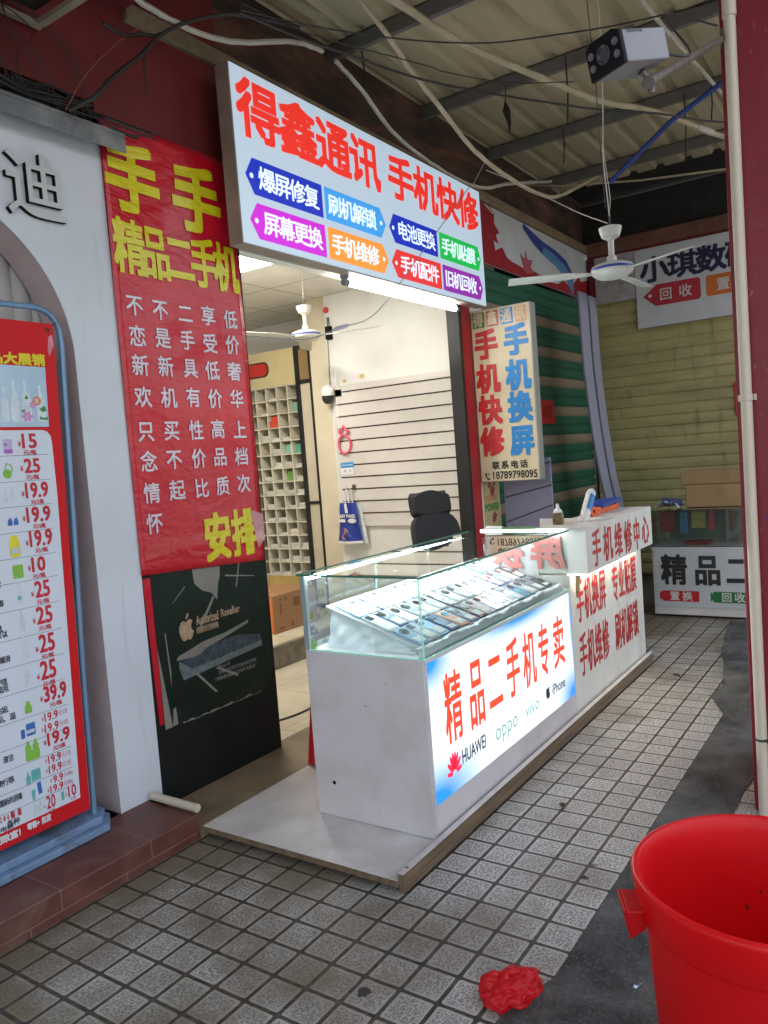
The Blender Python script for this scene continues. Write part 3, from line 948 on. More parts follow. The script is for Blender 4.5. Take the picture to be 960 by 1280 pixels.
ppoly(mb, FM, [(5.60, 3.004), (5.60, 3.481), (5.86, 3.481), (6.02, 3.43), (6.05, 3.45), (6.04, 3.36), (6.13, 3.30), (6.06, 3.27), (6.10, 3.20), (6.01, 3.22), (6.03, 3.14), (6.17, 3.19), (6.25, 3.12), (6.35, 3.10), (6.5, 3.09), (6.6, 3.08), (6.62, 3.14), (6.72, 3.10), (6.95, 3.08), (7.15, 3.10), (7.2, 3.05), (7.4, 3.06), (7.55, 3.12), (7.7, 3.08), (7.9, 3.16), (8.0, 3.24), (8.03, 3.17), (8.27, 3.22), (8.27, 3.004)], .0015)
mb.build('red_leaves', m_red, mural)
mb = MB()
ppoly(mb, FM, [(6.60, 3.06), (6.56, 3.13), (6.53, 3.20), (6.62, 3.17), (6.65, 3.25), (6.69, 3.17), (6.80, 3.19), (6.75, 3.12), (6.82, 3.08), (6.7, 3.05)], .0025)
for k in range(16):
    u, v = 5.66 + random.random() * .35, 3.05 + random.random() * .4
    a = random.uniform(0, 3.1)
    l_ = random.uniform(.03, .09)
    ppoly(mb, FM, [(u, v), (u + .006, v + .006), (u + l_ * math.cos(a), v + l_ * math.sin(a)), (u + l_ * math.cos(a) - .008, v + l_ * math.sin(a) - .006)], .0025)
mb.build('pink_leaves', m_pink, mural)
rib = [(6.62, 3.46, .04), (6.80, 3.40, .09), (7.05, 3.34, .12), (7.35, 3.30, .15), (7.62, 3.23, .19), (7.80, 3.10, .22)]
mb = MB()
for (a, b, w), (c_, d_, w2) in zip(rib[:-1], rib[1:]):
    ppoly(mb, FM, [(a, b - w * .5), (c_, d_ - w2 * .5), (c_ + .03, d_ + w2 * .5), (a + .03, b + w * .5)], .002)
rb = mb.build('ribbon', m_blue, mural)
mb = MB()
for (a, b, w), (c_, d_, w2) in zip(rib[2:-1], rib[3:]):
    ppoly(mb, FM, [(a, b - w * .5), (c_, d_ - w2 * .5), (c_ + .02, d_ + w2 * .15), (a + .02, b + w * .15)], .003)
mb.build('ribbon_highlight', m_lblue, rb)

fs = thing('grey_shop_sign', (8.2, 1.2, 2.62), 'grey white shop sign with dark blue characters above the yellow shutter', 'sign')
MB().box(8.20, 8.224, -.4, 2.287, 2.625, 3.405).build('board', mat('grey_sign_board', (.56, .57, .60), .45, var=.04, dirt=(.4, .4, .4), da=.3, ds=2), fs, bevel=.003)
S82 = side(8.2)
mb = MB()
cjk(mb, S82, '小琪数码', 2.215, 3.30, 1.18, 3.07, cw=.235, bold=.008)
mb.build('lettering', mat('navy_lettering', (.015, .015, .06), .4), fs)
wtag = mat('tag_white', (.6, .58, .56), .5)
mb = MB()
ppoly(mb, S82, [(2.219, 2.932)] + [(2.084, 3.034)] + [(a, b) for a, b in ((1.69, 3.034), (1.668, 3.012), (1.668, 2.845), (1.69, 2.825), (2.10, 2.825))], .0015)
t1 = mb.build('red_tag', mat('tag_red', (.42, .02, .035), .45), fs)
mb = MB(); cjk(mb, S82, '回收', 2.05, 2.983, 1.76, 2.873, cw=.105, bold=.002, h=.0025); ellipse(mb, S82, 2.15, 2.932, .018, .018, .0025); mb.build('tag_lettering', wtag, t1)
mb = MB()
ppoly(mb, S82, rrect(1.02, 2.835, 1.618, 3.03, .025), .0015)
t1 = mb.build('orange_tag', mat('tag_orange', (.58, .13, .02), .45), fs)
mb = MB(); cjk(mb, S82, '置换', 1.52, 2.985, 1.19, 2.875, cw=.11, bold=.002, h=.0025); mb.build('tag_lettering', wtag, t1)
mb = MB().box(8.205, 8.222, 2.292, 2.70, 2.935, 3.41)
tag(mb.build('faded_poster', mat('faded_grey_print', (.40, .37, .38), .7, var=.35, vs=7, dirt=(.2, .17, .17), da=.6, ds=8)), 'faded grey printed panel left of the grey shop sign', 'poster')
mb = MB().poly([side(8.226)(1.415, 1.66), side(8.226)(1.33, 1.66), side(8.226)(1.33, 1.99), side(8.226)(1.415, 1.99)])
cp = mb.build('paper_couplet', mat('couplet_red', (.5, .02, .02), .6))
tag(cp, 'small red paper couplet stuck on the yellow shutter', 'paper')
mb = MB(); S = side(8.226)
for k in range(3): cjk(mb, S, '福', 1.40, 1.965 - k * .1, 1.345, 1.90 - k * .1, h=.002, res=1)
mb.build('lettering', mat('couplet_gold', (.55, .30, .05), .5), cp)
mb = MB()
FG = front(2.838)
ppoly(mb, FG, [(6.86, 1.94), (7.19, 1.94), (7.22, 1.72), (6.87, 1.72)], 0)
rp = tag(mb.build('red_paper', mat('couplet_red', (.5, .02, .02), .6)), 'square red paper stuck on the green shutter', 'paper')
mb = MB(); cjk(mb, FG, '出租', 6.93, 1.89, 7.14, 1.77, h=.0015, bold=.004); mb.build('lettering', mat('faint_red_print', (.30, .01, .012), .6), rp)

# two lavender strips leaning in the corner
lav = mat('lavender_strip', (.33, .33, .44), .4, .15, var=.06, dirt=(.22, .22, .3), da=.3)
def strip(x0, w, label, dy):
    path = [(0, 2.86), (-.03, 2.24), (.02, 1.92), (.10, 1.60), (.24, 1.25), (.44, .95), (.68, .60), (.98, .2), (1.12, 0.0)]
    path = [(p.x, p.z) for p in smooth_path([(a, 0, b) for a, b in path], 4)]
    mb = MB()
    n = len(path)
    vs = []
    for a, z in path:
        f = .5 + .5 * max(0, min(1, (2.9 - z) / 2.9)) ** .5 * 0 + .5
        for k, d in ((0, .02), (.02, .001), (.45, 0), (.5, .0), (.55, 0), (.98, .001), (1, .02)):
            vs.append((6.90 + x0 + a * .62 + k * w, 2.42 + dy + d + (2.86 - z) * -.03, z))
    mb.add(vs, [(i * 7 + k, i * 7 + k + 1, (i + 1) * 7 + k + 1, (i + 1) * 7 + k) for i in range(n - 1) for k in range(6)])
    ob = mb.build('leaning_strip', lav, smooth=True, angle=25)
    ob.modifiers.new('thick', 'SOLIDIFY').thickness = .006
    tag(ob, label, 'strip', 'bent strips leaning in the corner')
strip(-.01, .22, 'bent lavender metal strip leaning nearer the green shutter', 0)
strip(.29, .19, 'bent lavender metal strip leaning nearer the yellow shutter', .01)

# ------------------------------------------------------------------ platform and counters
lam_white = mat('white_laminate', (.63, .59, .60), .38, var=.04, vs=2, dirt=(.34, .30, .28), da=.5, ds=2.6, bump=.04, bs=120, lo=.48, hi=.78, scuff=((.20, .17, .15), .55, 9, (3, 3, 9), .66, .73))
plat_top = mat('scuffed_white_board', (.64, .61, .58), .45, var=.08, dirt=(.30, .25, .20), da=.75, ds=2.4, lo=.42, hi=.8)
wood_edge = mat('raw_wood_edge', (.155, .10, .06), .8, var=.4, vs=6, dirt=(.12, .08, .05), da=.6, ds=8, stretch=(.6, 6, 9), bump=.3)
pf = thing('platform', (3.7, 2.0, .0), 'low white board platform with raw wood edges under the counters', 'platform')
MB().box(2.137, 5.28, 1.512, 2.470, .048, .052).build('top', plat_top, pf)
MB().box(2.137, 5.28, 1.512, 2.470, .024, .0478).build('board', wood_edge, pf, bevel=.001)
MB().box(2.20, 5.2, 1.56, 2.42, .0, .0238).build('batten', wood_edge, pf)
mb = MB().box(2.139, 5.285, 1.488, 1.5115, .034, .074)
mb.slot(1).box(2.14, 5.284, 1.487, 1.5113, .0742, .0765)
mb.slot(0).box(2.145, 5.28, 1.492, 1.5115, .004, .0335)
mb.build('edge_trim', [wood_edge, plat_top], pf, bevel=.001)
MB().lathe((2.185, 1.500, .0768), [(.006, 0), (.006, .002), (.003, .0035)], 12).build('screw', steel, pf)

box_face = emit('counter_light_face', (.80, .93, 1.0), .46, base=(.6, .65, .7))
def grad_face():
    """Printed face of the light box: white middle, blue print in three corners."""
    m, nt, N, L, b = _nt('printed_light_face')
    P = _coord(nt)
    sp = N.new('ShaderNodeSeparateXYZ')
    L.new(P, sp.inputs[0])
    def spot(cx, cz, rx, rz):
        cx, cz = cx - 3.2, cz - .052
        a = _math(nt, 'DIVIDE', _math(nt, 'SUBTRACT', sp.outputs[0], cx), rx)
        c = _math(nt, 'DIVIDE', _math(nt, 'SUBTRACT', sp.outputs[2], cz), rz)
        d = _math(nt, 'SQRT', _math(nt, 'ADD', _math(nt, 'MULTIPLY', a, a), _math(nt, 'MULTIPLY', c, c)))
        return _math(nt, 'MAXIMUM', _math(nt, 'SUBTRACT', 1, d), 0)
    s = spot(2.455, .18, .46, .2)
    for q in ((2.455, .73, .24, .15), (3.935, .18, .28, .2), (3.3, .735, .62, .07), (3.94, .62, .045, .4)):
        s = _math(nt, 'MAXIMUM', s, spot(*q))
    s = _math(nt, 'POWER', s, 1.15)
    c = _mix(nt, _ramp(nt, s, .0, .75), (.86, .95, 1.0), (.02, .27, .72))
    L.new(c, b.inputs['Base Color'])
    L.new(c, b.inputs['Emission Color'])
    b.inputs['Emission Strength'].default_value = .215
    b.inputs['Roughness'].default_value = .3
    return m
dc = thing('display_counter', (3.2, 1.81, .052), 'white display counter with a glass case on top and a blue lit front panel', 'counter')
MB().box(2.437, 3.945, 1.531, 2.098, .053, .742).build('cabinet', lam_white, dc, bevel=.003)
MB().box(2.441, 3.944, 1.5265, 1.5305, .055, .178).box(2.441, 2.453, 1.5265, 1.5305, .179, .728).box(3.934, 3.944, 1.5265, 1.5305, .179, .728).box(2.441, 3.944, 1.5265, 1.5305, .729, .742).build('front_frame', lam_white, dc, bevel=.001)
MB().box(2.4535, 3.9335, 1.5275, 1.5305, .179, .728).build('light_face', grad_face(), dc)
FC = front(1.5275)
mb = MB()
for ch, (a, t, b_, c_) in zip('精品二手机专卖', [(2.571, .638, 2.700, .376), (2.768, .640, 2.898, .372), (2.945, .640, 3.073, .376), (3.128, .636, 3.260, .39), (3.308, .630, 3.445, .385), (3.490, .628, 3.612, .384), (3.675, .626, 3.818, .382)]):
    cjk(mb, FC, ch, a, t, b_, c_, bold=.0032, h=.001)
mb.build('lettering', lit('counter_lit_red', (.90, .06, .02), .26), dc)
mb = MB()
latin(mb, FC, 'HUAWEI', 2.672, .318, 2.880, .262, h=.001, bold=.0010)
latin(mb, FC, 'iPhone', 3.625, .315, 3.795, .262, h=.001, bold=.0008)
apple(mb, FC, 3.567, .262, .058, .001)
mb.build('dark_lettering', lit('counter_lit_black', (.012, .012, .02), .2), dc)
mb = MB()
latin(mb, FC, 'oppo', 2.975, .300, 3.203, .225, h=.001)
latin(mb, FC, 'vivo', 3.292, .312, 3.452, .252, h=.001)
mb.build('green_lettering', lit('counter_lit_green', (.16, .30, .25), .26), dc)
mb = MB()
for a, ln in ((-78, .052), (-45, .068), (-22, .078), (-7, .082), (7, .082), (22, .078), (45, .068), (78, .052)):
    t = R(90 - a)
    c_, s_ = math.cos(t), math.sin(t)
    ellipse(mb, FC, 2.606 + c_ * (.016 + ln * .42), .262 + s_ * (.016 + ln * .42) - .012, ln * .45, .0095, .001, 14, t)
mb.build('petal_emblem', lit('counter_lit_petal', (.75, .02, .06), .26), dc)
mb = MB()
latin(mb, FC, 'Topsoft', 2.492, .532, 2.546, .500, h=.001)
mb.build('faint_lettering', lit('counter_lit_faint', (.35, .38, .55), .26), dc)
mb = MB().lathe((2.4366, 2.002, .197), [(.0085, 0), (.0085, .0006)], 16, (-1, 0, 0))
mb.build('cable_hole', letter_side, dc)
gl = glass('case_glass', (.88, .97, .94))
glt = glass('top_glass', (.74, .89, .84), boost=1.8)
gedge = mat('green_glass_edge', (.03, .16, .11), .15, var=.1)
medge = emit('mint_glass_edge', (.25, .75, .55), .05, base=(.4, .75, .62), sample=False)  # faint emission stands in for LED light caught in the glass edge
MB().add([(2.44, 1.528, .7435), (3.944, 1.528, .7435), (3.944, 1.528, 1.048), (2.44, 1.528, 1.048)], [(0, 1, 2, 3)]).add([(2.44, 1.528, .7435), (2.44, 2.096, .7435), (2.44, 2.096, 1.048), (2.44, 1.528, 1.048)], [(0, 1, 2, 3)]).build('glass_side', gl, dc)
MB().add([(2.432, 1.518, 1.0555), (3.95, 1.518, 1.0555), (3.95, 2.112, 1.0555), (2.432, 2.112, 1.0555)], [(0, 1, 2, 3)]).build('glass_top', glt, dc)
MB().box(2.431, 3.951, 1.5165, 1.519, 1.0515, 1.0595).box(2.4305, 2.433, 1.519, 2.113, 1.0515, 1.0595).box(2.433, 3.951, 2.1105, 2.113, 1.0515, 1.0595).build('glass_edge', gedge, dc)
MB().box(2.4365, 2.4415, 1.5255, 1.5305, .7435, 1.0505).box(2.4415, 3.944, 1.526, 1.531, .7432, .7475).box(2.437, 2.4415, 1.531, 2.09, .7432, .7475).box(2.4415, 3.944, 1.5262, 1.530, 1.0465, 1.0508).build('mint_edge', medge, dc)
white_alu = mat('white_aluminium_frame', (.70, .74, .73), .35, .0, var=.05)
MB().box(2.4365, 2.46, 2.078, 2.1, .7435, 1.0505).box(2.462, 3.944, 2.082, 2.098, .7435, .765).box(2.462, 3.944, 2.078, 2.098, 1.028, 1.0505).box(2.96, 2.978, 2.084, 2.096, .766, 1.027).box(3.44, 3.458, 2.084, 2.096, .766, 1.027).build('back_frame', mat('grey_teal_frame', (.26, .34, .335), .4, var=.08), dc, bevel=.002)
MB().add([(2.462, 2.09, .766), (3.944, 2.09, .766), (3.944, 2.09, 1.027), (2.462, 2.09, 1.027)], [(0, 1, 2, 3)]).build('back_glass', glass('back_glass_tint', (.80, .90, .90), boost=2.2), dc)
led_m = emit('led_strip', (.86, .96, 1.0), 62.0)
MB().box(2.47, 3.93, 2.066, 2.076, 1.036, 1.044).build('led_strip', led_m, dc)
MB().box(3.930, 3.938, 1.56, 2.06, 1.036, 1.044).build('led_strip', emit('led_strip_end', (.86, .96, 1.0), 18.0), dc)
EW = side(3.9438)
mb = MB()
cjk(mb, EW, '换', 1.80, 1.035, 1.98, .855, bold=.007, h=.001)
cjk(mb, EW, '屏', 1.56, 1.035, 1.74, .855, bold=.007, h=.001)
mb.build('end_reflection', mat('pale_red_reflection', (.62, .16, .14), .4), dc)  # mirrored characters painted on the end wall as a reflection
MB().box(2.446, 3.942, 1.533, 2.076, .7436, .746).build('case_floor', mat('case_white_liner', (.75, .77, .78), .5, var=.04), dc)

board_m = mat('white_display_board', (.72, .74, .76), .4, var=.04)
bz = lambda y: .762 + (y - 1.60) * (.140 / .43)
db = MB().prism([(2.53, 1.60, .758), (2.53, 2.05, .9045), (2.53, 2.05, .9105), (2.53, 1.60, .764)], (1.385, 0, 0))
tag(db.build('display_board', board_m), 'sloping white display board inside the glass counter', 'display board')
cloth_m = mat('white_cloth', (.78, .80, .83), .9, var=.05, vs=8, bump=.4, bs=18, bdist=.02)
random.seed(5)
mb = MB()
def cloth_front(u, v):
    x = 2.455 + u * 1.46
    w = math.sin(u * 70) * .35 + math.sin(u * 143 + 1) * .3 + math.sin(u * 31 + v * 4) * .5
    y = 1.60 - .050 * math.sin(v * 1.57) + .006 * w * math.sin(v * 3.14)
    z = .766 - .018 * v ** 2 + .010 * math.sin(v * math.pi) + .008 * w * math.sin(v * math.pi)
    return (x, max(1.535, y), max(.7475, z))
mb.grid(cloth_front, 150, 8)
def cloth_end(u, v):
    y = 1.60 + u * .43
    top = bz(y) - .005
    w = math.sin(u * 17 + v * 5) * .5 + math.sin(u * 33 - v * 7) * .35
    x = 2.545 - .055 * v ** 1.5 + .018 * w * math.sin(v * math.pi * .9)
    return (max(2.45, x), y, top * (1 - v) + .748 * v)
mb.grid(cloth_end, 30, 12)
tag(mb.build('white_cloth', cloth_m, smooth=True, angle=180), 'crumpled white cloth draped around the display board in the glass case', 'cloth')

# second-hand phones on the board
PH = [('white', (.80, .80, .80)), ('black', (.02, .022, .028)), ('silver', (.50, .52, .55)), ('pale blue', (.32, .50, .70)), ('dark blue', (.05, .11, .24)), ('grey', (.22, .25, .28)), ('orange', (.75, .30, .12)), ('turquoise', (.04, .38, .58))]
lens_m = mat('phone_lens', (.012, .013, .018), .1, var=.1, coat=.5)
lab_m = mat('white_price_label', (.82, .82, .80), .6, var=.02)
slope = math.atan2(.140, .43)
random.seed(23)
rown = ['front', 'second', 'third']
for r in range(3):
    for c in range(16):
        pat = {(0, 4): 6, (0, 12): 7, (1, 5): 5, (0, 2): 3, (0, 3): 4, (1, 11): 4, (2, 11): 3, (2, 13): 7}
        ci = pat.get((r, c), random.choice([0, 0, 2, 2, 3, 4, 5, 1, 0, 3, 4]))
        cn, cc = PH[ci]
        s0 = .004 + r * .149
        y, z = 1.603 + s0 * math.cos(slope), .7675 + s0 * math.sin(slope)
        x = 2.545 + c * .0852 + random.uniform(-.003, .003)
        root = thing('smartphone', (x, y, z), f'{cn} phone, {ORD[c]} from the near end in the {rown[r]} row of the glass case', 'phone', 'second-hand phones laid out in the glass case')
        root.rotation_euler = (slope, 0, random.uniform(-.06, .06))
        OFF[root.name] = Vector((0, 0, 0))
        w, l, t = .073, .143, .008
        pts = [(a, b, 0) for a, b in rrect(0, 0, w, l, .009, 3)]
        MB().prism(pts, (0, 0, t)).build('body', mat('phone_' + cn.replace(' ', '_'), cc, .22, var=.03, coat=.3), root, bevel=.0012)
        mb = MB()
        if random.random() < .55:
            mb.prism([(a, b, t) for a, b in rrect(.006, l - .042, .038, l - .006, .007, 3)], (0, 0, .0018))
            mb.lathe((.016, l - .015, t + .0018), [(.0065, 0), (.0065, .001)], 10)
            mb.lathe((.028, l - .031, t + .0018), [(.0065, 0), (.0065, .001)], 10)
        else:
            mb.lathe((w / 2, l - .035, t), [(.023, 0), (.023, .0018)], 20)
        mb.build('camera_module', lens_m if ci != 1 else mat('phone_grey', (.22, .25, .28)), root)
        if random.random() < .9:
            hgt = random.uniform(.02, .06)
            MB().box(.012, w - .012, .012, .012 + hgt, t + .0004, t + .0009).build('price_label', lab_m, root)

# repair counter with the overhanging header
rep_face = mat('dirty_white_panel', (.70, .68, .63), .5, var=.05, vs=3, dirt=(.36, .30, .21), da=.45, ds=2.6, stretch=(1, 1, .6), bump=.06, scuff=((.25, .19, .12), .5, 5, (4, 4, 1), .62, .74))
rc = thing('repair_counter', (4.6, 1.75, .05), 'white repair counter covered in red characters with an overhanging header box', 'counter')
MB().box(3.9535, 5.275, 1.532, 2.20, .053, .812).build('cabinet', rep_face, rc, bevel=.003)
MB().box(3.9545, 5.18, 1.425, 1.70, .822, 1.068).build('header', rep_face, rc, bevel=.003)
MB().box(3.9535, 3.974, 1.7005, 2.03, .8125, 1.046).box(5.18, 5.20, 1.7005, 2.2, .8125, 1.0).build('end_panel', lam_white, rc, bevel=.003)
MB().box(3.953, 4.02, 1.7005, 2.04, 1.0468, 1.066).build('end_shelf', mat('worn_shelf', (.55, .52, .44), .5, var=.1, dirt=(.3, .25, .18), da=.5, ds=6), rc, bevel=.002)
FH, FR = front(1.425), front(1.532)
red_vin = mat('red_cut_vinyl', (.58, .022, .02), .35, var=.06)
mb = MB()
for ch, (a, t, b_, c_) in zip('手机维修中心', [(4.042, 1.032, 4.168, .846), (4.225, 1.03, 4.37, .85), (4.418, 1.024, 4.55, .846), (4.60, 1.018, 4.735, .842), (4.785, 1.018, 4.905, .834), (4.962, 1.014, 5.108, .846)]):
    cjk(mb, FH, ch, a, t, b_, c_, bold=.0030, h=.0015)
for x0, x1, t in (('手机换屏', (4.042, 4.516), .758), ('专业贴膜', (4.652, 5.130), .752), ('手机维修', (4.048, 4.526), .458), ('刷机解锁', (4.664, 5.130), .452)):
    cjk(mb, FR, x0, x1[0], t, x1[1], t - .222, cw=.10, bold=.0024, h=.0015)
mb.build('lettering', red_vin, rc)
MB().box(4.0, 5.12, 1.50, 1.516, .806, .8205).build('led_strip', emit('warm_led', (1.0, .90, .70), 11.0), rc)
MB().prism([(3.956, 1.47, .818), (3.956, 1.50, .818), (3.956, 1.5005, .7), (3.956, 1.485, .72)], (.001, 0, 0)).build('stain_strip', mat('rust_brown_stain', (.25, .17, .08), .8), rc)

# things on the counter top
HZ = 1.069
bt = thing('glue_bottle', (4.135, 1.645, 1.0685), 'small brown bottle with a white cap on the repair counter top', 'bottle')
MB().lathe((4.135, 1.645, 1.0685), [(.029, 0), (.031, .01), (.031, .06), (.026, .067)], 20).build('body', mat('brown_bottle', (.15, .09, .04), .3, var=.3, vs=40, dirt=(.5, .42, .2), da=.5, ds=20), bt, smooth=True)
MB().lathe((4.135, 1.645, 1.0685), [(.026, .0675), (.021, .081), (.010, .09), (.009, .107), (.004, .116)], 16).build('cap', mat('white_plastic', (.74, .73, .70), .4, var=.04), bt, smooth=True)
wd = thing('white_applicator', (4.36, 1.60, HZ), 'white plastic dispenser with a blue label leaning up on the counter edge', 'dispenser')
p0, p1 = Vector((4.27, 1.545, HZ + .015)), Vector((4.46, 1.56, HZ + .155))
d = (p1 - p0).normalized()
mb = MB().tube([p0, p0 + d * .02, p0 + d * .19, p0 + d * .225, p1 + d * .01], [.02, .027, .029, .027, .016], 14)
mb.build('body', mat('white_plastic', (.74, .73, .70), .4), wd, smooth=True, angle=60)
n_ = Vector((-d.z * .35, -.8, d.x * .5)).normalized()
s_ = d.cross(n_).normalized()
n_ = s_.cross(d)
mb = MB()
for a0 in range(5):
    t0, t1 = R(-40 + a0 * 16), R(-24 + a0 * 16)
    q = []
    for tt, k in ((t0, .06), (t1, .06), (t1, .19), (t0, .19)):
        q.append(p0 + d * k + .0298 * (math.cos(tt) * n_ + math.sin(tt) * s_))
    mb.poly(q)
mb.build('blue_label', mat('blue_label', (.03, .19, .50), .4), wd)
mb = MB().lathe((4.27, 1.55, HZ), [(.03, 0), (.034, .012), (.026, .03)], 14)
mb.build('base_cap', mat('white_plastic', (.74, .73, .70), .4), wd, smooth=True)
orm = mat('orange_plastic', (.70, .11, .025), .4, var=.1)
ot = thing('orange_tape_holder', (4.55, 1.62, HZ), 'orange plastic tape holder lying behind the white dispenser', 'tape holder')
MB().lathe((4.56, 1.60, HZ + .028), [(.014, -.016), (.03, -.016), (.03, .016), (.014, .016)], 20, (.2, 1, 0), close=False).build('reel', orm, ot, smooth=True)
MB().box(4.57, 4.66, 1.58, 1.61, HZ, HZ + .03).prism([(4.57, 1.575, HZ + .03), (4.66, 1.575, HZ + .03), (4.655, 1.575, HZ + .045), (4.62, 1.575, HZ + .05)], (0, .02, 0)).build('body', orm, ot, bevel=.003)
tl_ = thing('tool_tray', (4.95, 1.66, 1.0668), 'blue lidded tool tray with an orange base on the repair counter', 'tool tray')
MB().box(4.72, 5.08, 1.60, 1.70, HZ, HZ + .035).build('tray', orm, tl_, bevel=.004)
MB().obox((4.93, 1.655, HZ + .052), (.22, .012, .004), (-.003, .065, 0), (0, 0, .011)).build('lid', mat('blue_plastic', (.02, .06, .32), .4), tl_, bevel=.003)
tag(MB().box(3.962, 4.012, 1.72, 1.90, 1.0665, 1.0715).build('green_cutting_mat', mat('green_mat', (.12, .33, .10), .6, var=.1), bevel=.001), 'thin green mat on the white shelf beside the brown bottle', 'mat')
mb = MB()
mb.grid(lambda u, v: (3.965 + u * .05, 1.915 + v * .10, 1.0668 + .012 * math.sin(u * 3.1) + .004 * v), 8, 4)
tag(mb.build('white_paper', lab_m, smooth=True), 'loose white paper curling on the shelf beside the green mat', 'paper')

# ------------------------------------------------------------------ far counter with boxes
fc = thing('far_counter', (7.0, 1.0, .02), 'white and grey counter with a dirty glass case at the far end of the walkway', 'counter')
MB().box(6.722, 7.28, .2, 1.858, .02, .592).build('cabinet', lam_white, fc, bevel=.003)
MB().box(6.7165, 6.7215, .22, 1.845, .085, .585).build('front_panel', mat('grey_front_panel', (.50, .53, .56), .4, var=.04, dirt=(.35, .36, .37), da=.3), fc, bevel=.002)
S67 = side(6.7165)
mb = MB()
for ch, a in (('精', 1.772), ('品', 1.508), ('二', 1.262), ('手', 1.0)): cjk(mb, S67, ch, a, .512, a - .19, .282, bold=.0075, h=.0015)
mb.build('lettering', pbk, fc)
for nm, a, b_, t, col in (('red_tag', 1.79, 1.492, '置换', (.45, .015, .025)), ('green_tag', 1.385, 1.09, '回收', (.012, .16, .05))):
    mb = MB()
    ppoly(mb, S67, rrect(b_, .135, a, .225, .012), .0015)
    ppoly(mb, S67, [(a - .002, .205), (a + .018, .222), (a + .02, .14), (a - .002, .16)], .0012)
    tg = mb.build(nm, mat(nm + '_paint', col, .4), fc)
    mb = MB(); cjk(mb, S67, t, a - .07, .215, b_ + .06, .145, cw=.068, bold=.0018, h=.0022); mb.build('tag_lettering', wtag, tg)
dgl = glass('dusty_glass', (.72, .78, .76), boost=2.0)
MB().add([(6.722, .2, .593), (6.722, 1.855, .593), (6.722, 1.855, .90), (6.722, .2, .90)], [(0, 1, 2, 3)]).add([(6.722, 1.855, .593), (7.275, 1.855, .593), (7.275, 1.855, .90), (6.722, 1.855, .90)], [(0, 1, 2, 3)]).add([(6.715, .2, .903), (7.28, .2, .903), (7.28, 1.862, .903), (6.715, 1.862, .903)], [(0, 1, 2, 3)]).build('glass_case', dgl, fc)
MB().box(6.718, 6.726, .2, 1.859, .8985, .9015).box(6.718, 6.726, 1.8525, 1.8595, .5935, .898).box(6.718, 6.724, .2, 1.852, .593, .600).build('glass_frame', mat('dark_case_edge', (.06, .075, .07), .35), fc)
MB().box(7.24, 7.25, .2, 1.84, .594, .895).build('case_back', mat('case_back_panel', (.16, .20, .18), .5, dirt=(.3, .34, .3), da=.5), fc)
for nm, a, b_, t, bt_, col, lb, x in (('blue_packet', 1.655, 1.585, .875, .69, (.05, .22, .40), 'blue packet hanging inside the far glass case', 6.86), ('yellow_packet', 1.555, 1.44, .88, .735, (.36, .34, .10), 'dull yellow packet inside the far glass case', 6.84), ('pink_packet', 1.42, 1.375, .88, .72, (.5, .05, .12), 'narrow pink packet inside the far glass case', 6.84), ('red_packet', 1.83, 1.71, .88, .70, (.30, .03, .035), 'dark red packet at the end of the far glass case', 6.9)):
    mb = MB().prism([(x, a, bt_), (x, a - .004, t), (x, b_ + .004, t), (x, b_, bt_)], (.03, 0, 0))
    tag(mb.build(nm, mat(nm + '_print', col, .4, var=.25, vs=20), bevel=.004), lb, 'packet', 'packets in the far glass case')
mb = MB().box(6.85, 7.0, 1.42, 1.62, .5945, .62)
tag(mb.build('red_packet', mat('red_packet_print', (.30, .03, .035)), bevel=.004), 'flat red packet lying on the bottom of the far glass case', 'packet', 'packets in the far glass case')
card = mat('brown_cardboard', (.36, .235, .115), .8, var=.08, vs=4, dirt=(.22, .14, .07), da=.3, ds=3, bump=.08, bs=50)
tapem = mat('brown_parcel_tape', (.30, .19, .09), .3, var=.05)
def carton(x0, x1, y0, y1, z0, z1, label, seam=True, rot=0, group=None):
    c0 = ((x0 + x1) / 2, (y0 + y1) / 2, z0)
    t = thing('cardboard_box', c0, label, 'box', group)
    mb = MB()
    mb.box(x0, x1, y0, y1, z0, z1)
    mb.build('carton', card, t, bevel=.006)
    if seam:
        ym = (y0 + y1) / 2
        MB().box(x0 - .0015, x1 + .0015, ym - .03, ym + .03, z1 - .09, z1 + .0015).build('parcel_tape', tapem, t)
        MB().box(x0 + .01, x1 - .01, y0 + .01, y1 - .01, z1 + .0002, z1 + .003).build('flap', card, t)
    t.rotation_euler.z = rot
    return t
carton(6.88, 7.24, 1.05, 1.60, .906, 1.09, 'brown cardboard box on the far counter, lower of the two stacked boxes', rot=.02, group='cardboard boxes on the far counter')
carton(6.90, 7.26, .92, 1.635, 1.096, 1.205, 'flatter brown cardboard box stacked on top of another on the far counter', rot=-.03, group='cardboard boxes on the far counter')
pp = thing('crumpled_carton', (6.85, 1.75, .905), 'crumpled white and blue packaging at the end of the far counter top', 'packaging')
mb = MB()
mb.grid(lambda u, v: (6.76 + .2 * u + .01 * math.sin(v * 9), 1.63 + .2 * v, .907 + .05 * (1 - u) * math.sin(v * 3.1) + .03 * math.sin(u * 5 + v * 7) ** 2), 8, 8)
mb.build('sheet', mat('grey_packaging', (.5, .51, .52), .5, var=.2, vs=14), pp)
MB().obox((6.83, 1.70, .965), (.04, .01, .006), (-.01, .08, .01), (0, 0, .018)).build('blue_box', mat('packaging_blue', (.03, .06, .22), .4, var=.6, vs=25), pp, bevel=.003)

